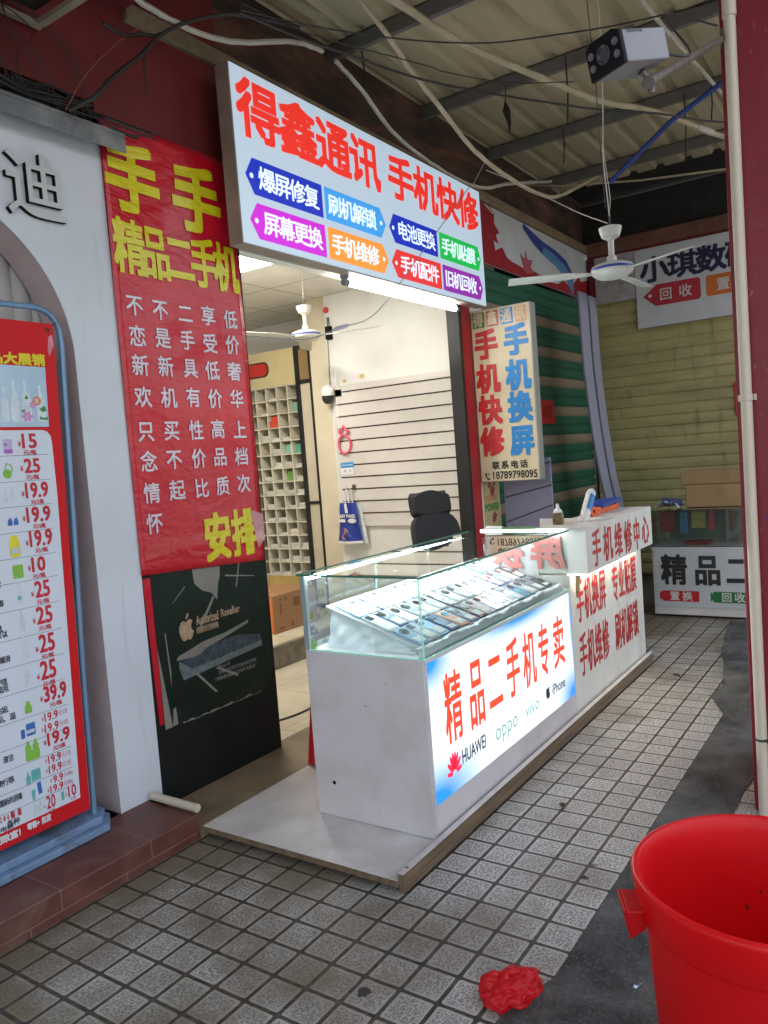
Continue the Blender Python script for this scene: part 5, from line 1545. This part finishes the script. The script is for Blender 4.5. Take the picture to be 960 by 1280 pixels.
cable('cable', [(2.64, 2.33, 3.49), (3.0, 2.26, 3.48), (3.6, 2.0, 3.47), (3.75, 1.95, 3.47), (4.1, 1.77, 3.48), (4.4, 1.5, 3.50)], .003, blk, 'thinner black cable beside the thick black one above the shop sign')
cable('cable_bundle', [(1.97, 2.66, 2.93), (2.05, 2.6, 2.99), (2.14, 2.6, 3.09), (2.3, 2.6, 3.24), (2.46, 2.6, 3.40), (2.66, 2.55, 3.52), (2.80, 2.48, 3.56), (3.0, 2.3, 3.52)], .009, blk, 'thick black cable bundle climbing across the red wall above the banner')
cable('cable', [(2.14, 2.62, 3.31), (2.19, 2.62, 3.30), (2.25, 2.62, 3.305), (2.33, 2.62, 3.34), (2.42, 2.61, 3.37), (2.50, 2.6, 3.43)], .0075, blk, 'cut end of a black cable jutting left from the bundle')
cable('cable', [(2.35, 2.64, 3.10), (2.33, 2.62, 3.2), (2.345, 2.62, 3.27), (2.42, 2.6, 3.37)], .003, blk, 'thin black wire looping down the red wall near the banner top')
cable('cable', [(2.00, 2.72, 2.96), (2.08, 2.7, 3.10), (2.2, 2.7, 3.24), (2.32, 2.68, 3.36), (2.5, 2.64, 3.5)], .002, mat('copper_wire', (.25, .09, .05), .5), 'thin bare copper coloured wire crossing the red wall')
random.seed(3)
tg_ = thing('cable_tangle', (1.2, 2.72, 2.945), 'dark tangle of old cables lying on top of the grey flashing', 'cables')
mb = MB()
for k in range(46):
    x0 = random.uniform(.2, 2.1)
    y0 = random.uniform(2.72, 2.9)
    p = [(x0 + random.uniform(-.03, .03) + j * random.uniform(-.12, .13), y0 + random.uniform(-.03, .03), 2.955 + abs(random.gauss(0, .055))) for j in range(6)]
    mb.tube(smooth_path(p, 4), random.uniform(.003, .009), 5)
mb.build('old_cables', blk, tg_, smooth=True)
mb = MB()
for k in range(9):
    x0 = random.uniform(1.75, 2.15)
    p = [(x0, 2.74, 2.95), (x0 + random.uniform(-.08, .05), 2.74, 3.1), (x0 + random.uniform(-.2, .05), 2.75, 3.25), (x0 + random.uniform(-.4, .0), 2.76, 3.35)]
    mb.tube(smooth_path(p, 5), .0022, 5)
mb.build('thin_wires', blk, tg_, smooth=True)
cable('string', [(3.83, 1.77, 3.0), (4.34, 1.77, 3.0), (4.78, 1.765, 2.995), (5.45, 1.72, 3.0)], .001, wire_w, 'x') if False else None
cable('string', [(5.00, 2.35, 3.40), (4.86, 2.05, 3.20), (4.62, 1.75, 2.97), (4.36, 1.50, 2.78), (4.12, 1.275, 2.625)], .0028, wire_w, 'thin white string tied from the cream conduit loop to the walkway fan', cat='string')
cable('string', [(5.32, 2.5, 3.59), (5.22, 2.5, 3.49), (5.08, 2.5, 3.35)], .0022, wire_w, 'short white string tied between two conduits above the sign end', cat='string')
cable('cable', [(5.22, 2.585, 3.41), (4.58, 2.58, 2.905), (4.04, 2.57, 2.485), (3.78, 2.57, 2.315), (3.49, 2.57, 2.232), (3.18, 2.57, 2.145), (2.76, 2.57, 2.125)], .0028, mat('grey_cable', (.24, .23, .25), .5), 'thin grey cable crossing the face of the shop sign and sagging into the opening')
tag(MB().tube([(3.43, 2.57, 2.215), (3.46, 2.57, 2.225), (3.55, 2.57, 2.25), (3.58, 2.57, 2.258)], [.005, .012, .012, .005], 8).build('inline_switch', mat('lilac_plastic', (.46, .42, .52), .4), smooth=True), 'small pale inline switch on the thin grey cable in the opening', 'switch')
tag(MB().tube([(6.9, 2.99, 3.93), (6.9, 2.54, 3.80), (6.9, 1.84, 3.67), (6.9, 1.13, 3.58), (6.9, .3, 3.5)], .009, 8).build('rail', cond_y, smooth=True), 'thin cream rail crossing the walkway in front of the dark slab', 'rail')
tag(MB().tube([(5.6, .80, 3.80), (5.6, 1.28, 3.585), (5.6, 1.70, 3.30)], .017, 10).build('brace', mat('blue_brace_paint', (.02, .05, .25), .5, var=.2, dirt=(.03, .03, .06), da=.5), smooth=True), 'blue painted steel brace slanting below the roof purlins', 'brace')
rag = mat('dark_rag', (.02, .018, .016), .9, var=.3)
tag(MB().tube([(5.0, 2.17, 3.895), (5.0, 2.18, 3.80), (5.0, 2.175, 3.74), (5.0, 2.16, 3.66), (5.0, 2.162, 3.58)], [.003, .004, .026, .014, .002], 7).build('hanging_rag', rag), 'dark knotted rag hanging from a roof purlin', 'rag')
for x, y, z, l_, d_ in ((5.95, 2.14, 3.9, .26, 'farther from the camera arm'), (6.0, 1.27, 3.9, .46, 'below the blue brace'), (6.0, 1.09, 3.9, .24, 'close to the pillar pipe'), (3.99, 2.62, 3.9, .22, 'above the shop sign title'), (4.9, 1.72, 3.9, .42, 'left of the fan wire')):
    tag(MB().tube([(x, y, z), (x + .01, y, z - l_ * .5), (x, y + .01, z - l_)], .005, 6).build('hanging_hook', blk), f'thin black wire hook hanging from a purlin {d_}', 'hook')
wf = thing('timber_frame', (1.4, 2.4, 3.27), 'old timber frame with dark slats at the upper left above the white shop front', 'frame')
tim = mat('old_pale_timber', (.33, .28, .21), .8, var=.2, dirt=(.12, .09, .06), da=.6)
MB().box(.4, 1.965, 2.755, 2.785, 3.27, 3.29).box(1.935, 1.965, 1.7, 2.754, 3.27, 3.29).build('rim', tim, wf)
MB().box(.4, 1.934, 1.7, 2.754, 3.32, 3.34).build('dark_backing', dark_m, wf)
mb = MB()
for k in range(7): mb.box(.4 + k * .22, .46 + k * .22, 1.7, 2.75, 3.295, 3.315)
mb.build('slat', mat('grey_timber', (.12, .11, .10), .8, var=.3), wf)

# ------------------------------------------------------------------ lamps
cp_ = thing('ceiling_lamp', (3.93, 3.92, 2.90), 'square lit white ceiling panel lamp inside the shop', 'lamp')
MB().box(3.635, 4.225, 3.625, 4.215, 2.912, 2.9245).build('diffuser', emit('panel_lamp', (1.0, .96, .90), 13.0), cp_)
MB().box(3.62, 4.24, 3.61, 3.6245, 2.908, 2.925).box(3.62, 4.24, 4.2155, 4.23, 2.908, 2.925).box(3.62, 3.6345, 3.6245, 4.2155, 2.908, 2.925).box(4.2255, 4.24, 3.6245, 4.2155, 2.908, 2.925).build('frame', white_alu, cp_)
tb = thing('tube_lamp', (4.45, 2.73, 2.52), 'lit white tube lamp fixed below the shop sign', 'lamp')
MB().tube([(3.80, 2.715, 2.545), (5.10, 2.715, 2.545)], .017, 14).build('tube', emit('tube_lamp', (1.0, .97, .92), 10.0), tb, smooth=True)
MB().box(3.77, 5.13, 2.70, 2.73, 2.566, 2.5715).build('batten', white_alu, tb)
MB().tube([(3.76, 2.715, 2.545), (3.80, 2.715, 2.545)], .021, 12).tube([(5.10, 2.715, 2.545), (5.14, 2.715, 2.545)], .021, 12).tube([(3.72, 2.69, 2.567), (3.75, 2.69, 2.567)], .02, 10).build('end_cap', mat('grey_end_cap', (.16, .19, .22), .5), tb, smooth=True)

# ------------------------------------------------------------------ inside the shop
rack = thing('pigeonhole_rack', (5.55, 4.85, .222), 'tall cream pigeonhole rack with small square compartments holding papers', 'rack')
rk_m = mat('cream_rack_board', (.66, .61, .48), .5, var=.05, dirt=(.45, .38, .26), da=.3)
ra, rb_ = 4.531, 5.43
r0, r1 = .50, 2.235
rows_n, cols_n = 14, 7
pw, phh = .1285, (r1 - r0) / 14
mb = MB()
mb.box(5.66, 5.668, ra, rb_, r0, r1)
for k in range(cols_n + 1): mb.box(5.45, 5.6595, ra + k * pw - .004, ra + k * pw + .004, r0, r1)
for k in range(rows_n + 1):
    for c in range(cols_n): mb.box(5.451, 5.6594, ra + c * pw + .0041, ra + (c + 1) * pw - .0041, r0 + k * phh - .004, r0 + k * phh + .004)
mb.build('compartments', rk_m, rack)
ybd = mat('yellow_wood_panel', (.52, .36, .12), .5, var=.12, vs=3, stretch=(1, 4, 1))
MB().box(5.46, 5.67, ra, rb_, .222, .494).build('base_panel', ybd, rack)
MB().box(5.46, 5.67, ra - .0, rb_, 2.242, 2.56).build('top_panel', mat('yellow_top_panel', (.62, .52, .28), .5, var=.06), rack)
mb = MB().prism([(5.4595, a, b_) for a, b_ in rrect(4.86, 2.335, 5.2, 2.475, .06, 5)], (-.004, 0, 0))
sg = mb.build('oval_sign', mat('rack_sign_dark', (.07, .03, .025), .4), rack)
MB().prism([(5.4553, a, b_) for a, b_ in rrect(4.875, 2.35, 5.19, 2.46, .05, 5)], (-.003, 0, 0)).build('oval_sign_face', mat('rack_sign_red', (.55, .03, .02), .4), sg)
paper_m = mat('stacked_paper', (.66, .63, .56), .8, var=.12, vs=30, stretch=(1, 1, 6))
random.seed(9)
for r in range(rows_n):
    for c in range(4):
        p = .25 if r < 4 else .5 if r < 8 else .85
        y0 = ra + c * pw + .012
        z0 = r1 - (r + 1) * phh + .0045
        cname = ORD[3 - c]
        if (r, c) == (2, 2):
            t = thing('red_packet', (5.52, y0 + .05, z0), 'small bright red orange packet in a pigeonhole near the top of the rack', 'packet')
            MB().box(5.452, 5.56, y0, y0 + .10, z0, z0 + .06).build('tray', mat('packet_red', (.62, .07, .03), .4), t, bevel=.004)
            MB().box(5.47, 5.56, y0 + .005, y0 + .09, z0 + .062, z0 + .10).build('lid', mat('packet_red', (.62, .07, .03), .4), t, bevel=.004)
            continue
        if (r, c) in ((1, 0), (4, 1), (4, 0), (6, 1)):
            cl = {(1, 0): ('pale green', (.20, .40, .30)), (4, 1): ('mint green', (.28, .48, .38)), (4, 0): ('green', (.10, .36, .26)), (6, 1): ('leaf green', (.16, .34, .08))}[(r, c)]
            mb = MB().box(5.50, 5.62, y0, y0 + .104, z0, z0 + phh * .72)
            tag(mb.build('green_packet', mat('packet_' + cl[0].replace(' ', '_'), cl[1], .5), bevel=.003), f'{cl[0]} packet in the {ORD[r]} pigeonhole row from the top', 'packet')
            continue
        if random.random() < p:
            mb = MB()
            z = z0
            for k in range(random.randint(2, 6)):
                d_ = random.uniform(-.006, .006)
                hh = random.uniform(.004, .012)
                if z + hh > z0 + phh - .02: break
                mb.box(5.46 + random.uniform(0, .02), 5.62, y0 + max(0, d_) + random.uniform(0, .008), y0 + .098 + min(0, d_), z, z + hh)
                z += hh + .0004
            if mb.v:
                tag(mb.build('paper_stack', paper_m), f'white papers in the {ORD[r]} rack row from the top, {cname} visible column', 'papers', 'papers in the pigeonhole rack')
gd = thing('glass_door', (5.45, 4.43, .222), 'tall narrow black framed panel beside the pigeonhole rack', 'door panel')
MB().box(5.42, 5.46, 4.342, 4.366, .223, 2.56).box(5.42, 5.46, 4.485, 4.527, .223, 2.56).box(5.422, 5.458, 4.3665, 4.4845, 2.525, 2.558).box(5.422, 5.458, 4.3665, 4.4845, 2.225, 2.258).box(5.422, 5.458, 4.3665, 4.4845, 1.155, 1.18).box(5.422, 5.458, 4.3665, 4.4845, .224, .26).build('frame', mat('black_metal_post', (.015, .015, .016), .4), gd, bevel=.002)
MB().box(5.437, 5.443, 4.367, 4.484, .261, 1.154).box(5.437, 5.443, 4.367, 4.484, 1.181, 2.224).build('panel', mat('frosted_beige_panel', (.55, .48, .35), .5, var=.06), gd)
MB().box(5.437, 5.443, 4.367, 4.484, 2.259, 2.524).build('brown_panel', mat('brown_top_panel', (.26, .17, .07), .5), gd)
ob = thing('orange_cardboard_box', (4.62, 4.22, .222), 'brown cardboard box with a bright orange end on the raised shop floor', 'box')
MB().box(4.43, 4.95, 4.10, 4.45, .223, .52).build('carton', mat('box_brown', (.34, .17, .075), .7, var=.08), ob, bevel=.004)
MB().box(4.426, 4.4295, 4.108, 4.44, .228, .515).build('orange_end', mat('box_orange', (.74, .22, .045), .6), ob)
mb = MB(); FO = front(4.10)
for u, v, w, h_ in ((4.50, .47, .03, .02), (4.56, .465, .03, .03), (4.50, .36, .02, .09), (4.66, .40, .08, .07), (4.48, .25, .06, .015), (4.62, .25, .03, .04)): ppoly(mb, FO, [(u, v), (u + w, v), (u + w, v + h_), (u, v + h_)], .001)
mb.build('printed_marks', mat('box_print', (.20, .09, .04), .7), ob)

# dome camera, ring, stickers, bag on the slat wall
dm = thing('dome_camera', (5.34, 4.112, 2.04), 'white and black dome security camera on the inner side wall', 'camera')
wp = mat('white_plastic', (.74, .73, .70), .4)
MB().lathe((5.33, 4.105, 2.075), [(.052, 0), (.055, .03), (.05, .06), (.03, .08), (.012, .088)], 24).build('housing', wp, dm, smooth=True)
MB().lathe((5.33, 4.105, 2.005), [(.018, 0), (.038, .012), (.05, .04), (.052, .0695)], 24).build('dome', mat('dome_black', (.012, .012, .014), .12, coat=.5), dm, smooth=True)
MB().box(5.33, 5.41, 4.095, 4.115, 2.10, 2.13).box(5.372, 5.3985, 3.99, 4.06, 2.06, 2.12).tube([(5.37, 4.03, 2.12), (5.372, 4.035, 2.30)], .004, 6).tube([(5.37, 4.045, 2.06), (5.368, 4.045, 1.78)], .0045, 6).build('mount', wp, dm)
pk = mat('pink_ring_plastic', (.74, .10, .16), .4)
rg = thing('pink_ring', (5.35, 3.985, 1.58), 'pink ring shaped holder with a crown top hanging on the slat wall', 'holder')
mb = MB()
mb.tube([(5.352, 3.985 + .062 * math.cos(t), 1.655 + .078 * math.sin(t)) for t in [2 * math.pi * k / 28 for k in range(29)]], .010, 8, cap=False)
mb.build('ring', pk, rg, smooth=True)
mb = MB().tube(smooth_path([(5.352, 3.985 - .03, 1.735), (5.352, 3.985 - .052, 1.765), (5.352, 3.985 - .02, 1.775), (5.352, 3.985, 1.81), (5.352, 3.985 + .02, 1.775), (5.352, 3.985 + .052, 1.765), (5.352, 3.985 + .03, 1.735)], 5), .009, 7)
mb.build('crown', pk, rg, smooth=True)
mb = MB(); S_ = side(5.3685)
ppoly(mb, S_, [(4.055, 1.455), (3.92, 1.455), (3.92, 1.50), (4.055, 1.50)], 0)
sk = tag(mb.build('blue_sticker', mat('sticker_blue', (.03, .30, .62), .4)), 'blue and white sticker on the slat wall above the carrier bag', 'sticker')
mb = MB(); ppoly(mb, S_, [(4.055, 1.40), (3.93, 1.40), (3.93, 1.454), (4.055, 1.454)], .0); mb.build('white_half', lab_m, sk)
mb = MB(); cjk(mb, S_, '扫码支付优惠', 4.045, 1.485, 3.93, 1.47, h=.001, res=1); mb.build('white_lettering', lab_m, sk)
mb = MB(); cjk(mb, S_, '微信 支付', 4.03, 1.44, 3.945, 1.415, h=.001, res=1); mb.build('grey_lettering', mat('sticker_grey', (.15, .2, .18), .5), sk)
cb = thing('carrier_bag', (5.33, 3.97, .80), 'dark blue printed carrier bag with white handles hanging on the slat wall', 'bag')
bgm = mat('bag_navy', (.012, .035, .27), .35, var=.15, vs=12, bump=.3, bs=16, bdist=.01)
def bag_f(u, v):
    w = .082 + .046 * (1 - v)
    yy = 3.98 - (u * 2 - 1) * w
    return (5.325 - .028 * math.sin(math.pi * u) * (1.1 - v) + .006 * math.sin(u * 9 + v * 5), yy, .835 + v * .325)
MB().grid(bag_f, 16, 14).build('front', bgm, cb, smooth=True)
def bag_b(u, v):
    w = .082 + .046 * (1 - v)
    return (5.355, 3.965 - (u * 2 - 1) * (w + .02), .81 + v * .33)
MB().grid(bag_b, 4, 4).build('back', mat('bag_white', (.70, .72, .72), .5, var=.1), cb, smooth=True)
MB().grid(lambda u, v: (bag_f(u, 0)[0] - .001, 3.98 - (u * 2 - 1) * .128, .815 + v * .02), 16, 1).build('white_hem', wp, cb)
mb = MB()
for yc_ in (3.995, 3.955):
    mb.tube(smooth_path([(5.33, yc_ + .018, 1.15), (5.335, yc_ + .012, 1.24), (5.345, yc_ - .0, 1.285), (5.335, yc_ - .012, 1.24), (5.33, yc_ - .018, 1.15)], 5), .005, 6)
mb.build('handle', wp, cb, smooth=True)
SB = side(5.296)
mb = MB()
latin(mb, SB, 'BABY PHASE', 4.07, 1.063, 3.895, 1.035, bold=.0012, h=0)
ppoly(mb, SB, [(4.07, 1.025), (4.0, 1.022), (4.0, .995), (4.07, 1.0)], 0)
ellipse(mb, SB, 3.93, 1.008, .045, .02, 0)
ppoly(mb, SB, [(4.0, 1.155), (3.975, 1.155), (3.965, 1.075), (3.995, 1.075)], 0)
mb.build('white_print', wp, cb)
mb = MB()
for u, v, r_ in ((4.005, .885, .03), (4.0, .915, .02), (4.025, .87, .022), (3.98, .872, .022), (4.005, .935, .012)): ellipse(mb, SB, u, v, r_, r_, .0005)
mb.build('pink_print', mat('bag_pink', (.66, .33, .30), .5), cb)
hk = MB().tube([(5.37, 3.93, 1.285), (5.34, 3.93, 1.28), (5.33, 3.97, 1.278), (5.328, 3.99, 1.285)], .004, 6).box(5.355, 5.3685, 3.915, 3.945, 1.265, 1.31)
tag(hk.build('slat_hook', mat('brown_hook', (.12, .08, .05), .4)), 'small brown hook in the slat wall holding the carrier bag', 'hook')
bell = thing('wall_alarm', (5.385, 4.10, 2.70), 'small red knob above a black box on the cream side wall', 'alarm')
MB().lathe((5.40, 4.10, 2.80), [(.012, 0), (.026, .008), (.026, .02), (.012, .03)], 16, (-1, 0, 0)).build('knob', mat('knob_red', (.6, .04, .05), .4), bell, smooth=True)
MB().box(5.36, 5.399, 4.055, 4.105, 2.55, 2.66).tube([(5.38, 4.09, 2.66), (5.39, 4.095, 2.74)], .004, 6).tube([(5.38, 4.07, 2.66), (5.39, 4.08, 2.74)], .004, 6).build('black_box', letter_side, bell, bevel=.004)
tag(MB().tube(smooth_path([(5.395, 4.11, 2.55), (5.393, 4.112, 2.4), (5.39, 4.118, 2.25), (5.38, 4.112, 2.17)], 6), .005, 6).build('wall_cable', mat('grey_cable', (.24, .23, .25), .5), smooth=True), 'grey cable running down the side wall to the dome camera', 'cable')
mb = MB(); S4 = side(5.3995)
ppoly(mb, S4, [(3.95, 2.175), (3.99, 2.175), (3.99, 2.20), (3.95, 2.20)], .0004); ppoly(mb, S4, [(3.76, 2.19), (3.81, 2.19), (3.81, 2.225), (3.76, 2.225)], .0004); ppoly(mb, S4, [(2.93, 2.55), (2.955, 2.3), (2.91, 2.28), (2.905, 2.6)], .0004)
mb.build('glue_stain', mat('yellow_stain', (.62, .45, .18), .6), shop)

# office chair
ch_m = mat('black_mesh_fabric', (.014, .014, .016), .75, var=.15, vs=60, bump=.2, bs=300)
chp = mat('black_chair_plastic', (.02, .02, .02), .4)
oc = thing('office_chair', (4.47, 2.435, .036), 'black office chair with a headrest behind the counter', 'chair')
oc.rotation_euler.z = R(150)
OFF[oc.name] = Vector((0, 0, .036))
def pad(fn, name, t, n=14):
    ob = MB().grid(fn, n, n).build(name, ch_m, oc, smooth=True)
    s_ = ob.modifiers.new('thick', 'SOLIDIFY'); s_.thickness = t; s_.offset = 0
    b_ = ob.modifiers.new('bevel', 'BEVEL'); b_.width = t * .4; b_.segments = 3
def sup(u, n=4): # superellipse half width
    return max(0, 1 - abs(2 * u - 1) ** n) ** (1 / n)
pad(lambda u, v: ((2 * u - 1) * (.205 - .02 * v) * (.84 + .16 * sup(v, 3)), -.215 - .19 * v - .03 * (2 * u - 1) ** 2 * -1, .52 + v * .60 - .05 * abs(2 * u - 1) ** 3 * v), 'backrest', .055)
pad(lambda u, v: ((2 * u - 1) * .15 * (.84 + .16 * sup(v, 3)), -.40 - .035 * v + .03 * (2 * u - 1) ** 2 , 1.10 + v * .14 + .02 * (1 - (2 * u - 1) ** 2) * v), 'headrest', .06)
pad(lambda u, v: ((2 * u - 1) * .23 * (.9 + .1 * sup(v, 3)), -.20 + v * .44, .50 - .02 * math.sin(v * 3.14)), 'seat', .07)
MB().tube([(0, 0, .10), (0, 0, .46)], .025, 12).tube([(0, -.24, .53), (0, -.16, .44), (0, 0, .44)], .02, 8).tube([(0, -.36, 1.0), (0, -.42, 1.16)], .02, 8).build('gas_lift', chp, oc, smooth=True)
mb = MB()
for k in range(5):
    a = R(72 * k + 10)
    mb.tube([(0, 0, .13), (.25 * math.cos(a), .25 * math.sin(a), .09)], [.025, .016], 8)
mb.build('star_base', chp, oc, smooth=True)
for k in range(5):
    a = R(72 * k + 10)
    MB().lathe((.25 * math.cos(a) - .012, .25 * math.sin(a), .061), [(.024, 0), (.024, .024)], 12, (1, 0, 0)).build('castor', chp, oc)
for s_ in (-1, 1):
    MB().tube(smooth_path([(s_ * .23, -.04, .49), (s_ * .28, -.06, .56), (s_ * .28, -.07, .68), (s_ * .28, .13, .69)], 4), .016, 8).build('armrest', chp, oc, smooth=True)

# jamb poster and lavender panel below the blade sign
jp = thing('power_poster', (5.66, 2.80, .85), 'small yellowed poster with red flowers and green lettering below the cream hanging sign', 'poster')
FJ = front(2.806)
MB().box(5.535, 5.83, 2.8065, 2.809, .60, 1.30).build('sheet', mat('yellowed_poster', (.50, .41, .20), .6, var=.2, vs=7, dirt=(.2, .12, .06), da=.5, ds=7), jp)
mb = MB(); latin(mb, FJ, 'POWER', 5.56, 1.085, 5.80, 1.03, bold=.004, h=0); mb.build('green_lettering', mat('poster_green', (.05, .22, .05), .5), jp)
mb = MB(); latin(mb, FJ, 'SUPER', 5.56, 1.155, 5.77, 1.11, bold=.002, h=0); mb.build('orange_lettering', mat('poster_orange', (.55, .18, .05), .5), jp)
mb = MB()
random.seed(2)
for u, v in ((5.65, 1.24), (5.71, 1.20), (5.74, 1.26), (5.69, 1.18), (5.72, .985), (5.70, .96)): 
    for k in range(5): ellipse(mb, FJ, u + .022 * math.cos(k * 1.26), v + .022 * math.sin(k * 1.26), .018, .012, k * .0002, 8, k * 1.26)
mb.build('red_flowers', mat('poster_flower', (.25, .03, .05), .5), jp)
lp = thing('lavender_panel', (5.85, 2.56, 0), 'lavender slatted board standing below the cream hanging sign', 'panel')
lvm = mat('lavender_board', (.34, .33, .48), .5, var=.04, dirt=(.25, .24, .34), da=.3)
MB().prism([(5.86, 2.78, .0), (5.86, 2.36, .0), (5.86, 2.37, 1.42), (5.86, 2.78, 1.42)], (.016, 0, 0)).build('board', lvm, lp)
mb = MB()
for z0, z1 in ((1.30, 1.385), (1.118, 1.203), (.915, 1.045), (.73, .86), (.55, .68)):
    mb.prism([(5.8595, 2.776, z0 - .006), (5.8595, 2.366, z1 - .006), (5.8595, 2.366, z1 + .006), (5.8595, 2.776, z0 + .006)], (-.001, 0, 0))
mb.build('groove', mat('dark_lavender_groove', (.07, .07, .11), .5), lp)

# small litter and stains on the tiles
leaf_m = mat('dry_leaf', (.10, .07, .03), .8, var=.4, vs=60)
for x, y, a, lb in ((2.99, 1.247, 20, 'small curled dry leaf on the tiles in front of the display counter'), (5.0, 1.27, 70, 'tiny dry leaf on the tiles in front of the repair counter')):
    mb = MB().grid(lambda u, v: (x + (u - .5) * .05 * math.cos(R(a)) - (v - .5) * .028 * math.sin(math.pi * min(1, max(0, u))) * math.sin(R(a)), y + (u - .5) * .05 * math.sin(R(a)) + (v - .5) * .028 * math.sin(math.pi * u) * math.cos(R(a)), .003 + .010 * abs(2 * v - 1) + .006 * math.sin(u * 3.1)), 8, 4)
    tag(mb.build('dry_leaf', leaf_m, smooth=True), lb, 'leaf')
stain_m = mat('dark_floor_stain', (.035, .033, .03), .7, var=.3, vs=40)
random.seed(12)
for x, y, r, lb in ((2.515, .985, .017, 'round dark gum stain on a tile near the dark cement strip'), (1.675, 1.33, .022, 'ragged dark stain on a tile left of the red plastic bag')):
    pts = [(x + r * random.uniform(.6, 1.25) * math.cos(t), y + r * random.uniform(.6, 1.25) * math.sin(t), .0012) for t in [2 * math.pi * k / 16 for k in range(16)]]
    tag(MB().poly(pts).build('gum_stain', stain_m), lb, 'stain')
tag(MB().grid(lambda u, v: (2.03 + u * .03, .668 + v * .008 - u * .01, .006 + .006 * math.sin(u * 6) * v), 5, 2).build('foil_scrap', mat('foil_scrap', (.45, .6, .8), .25, .6)), 'tiny shiny blue scrap on the dark cement strip beside the bucket', 'scrap')
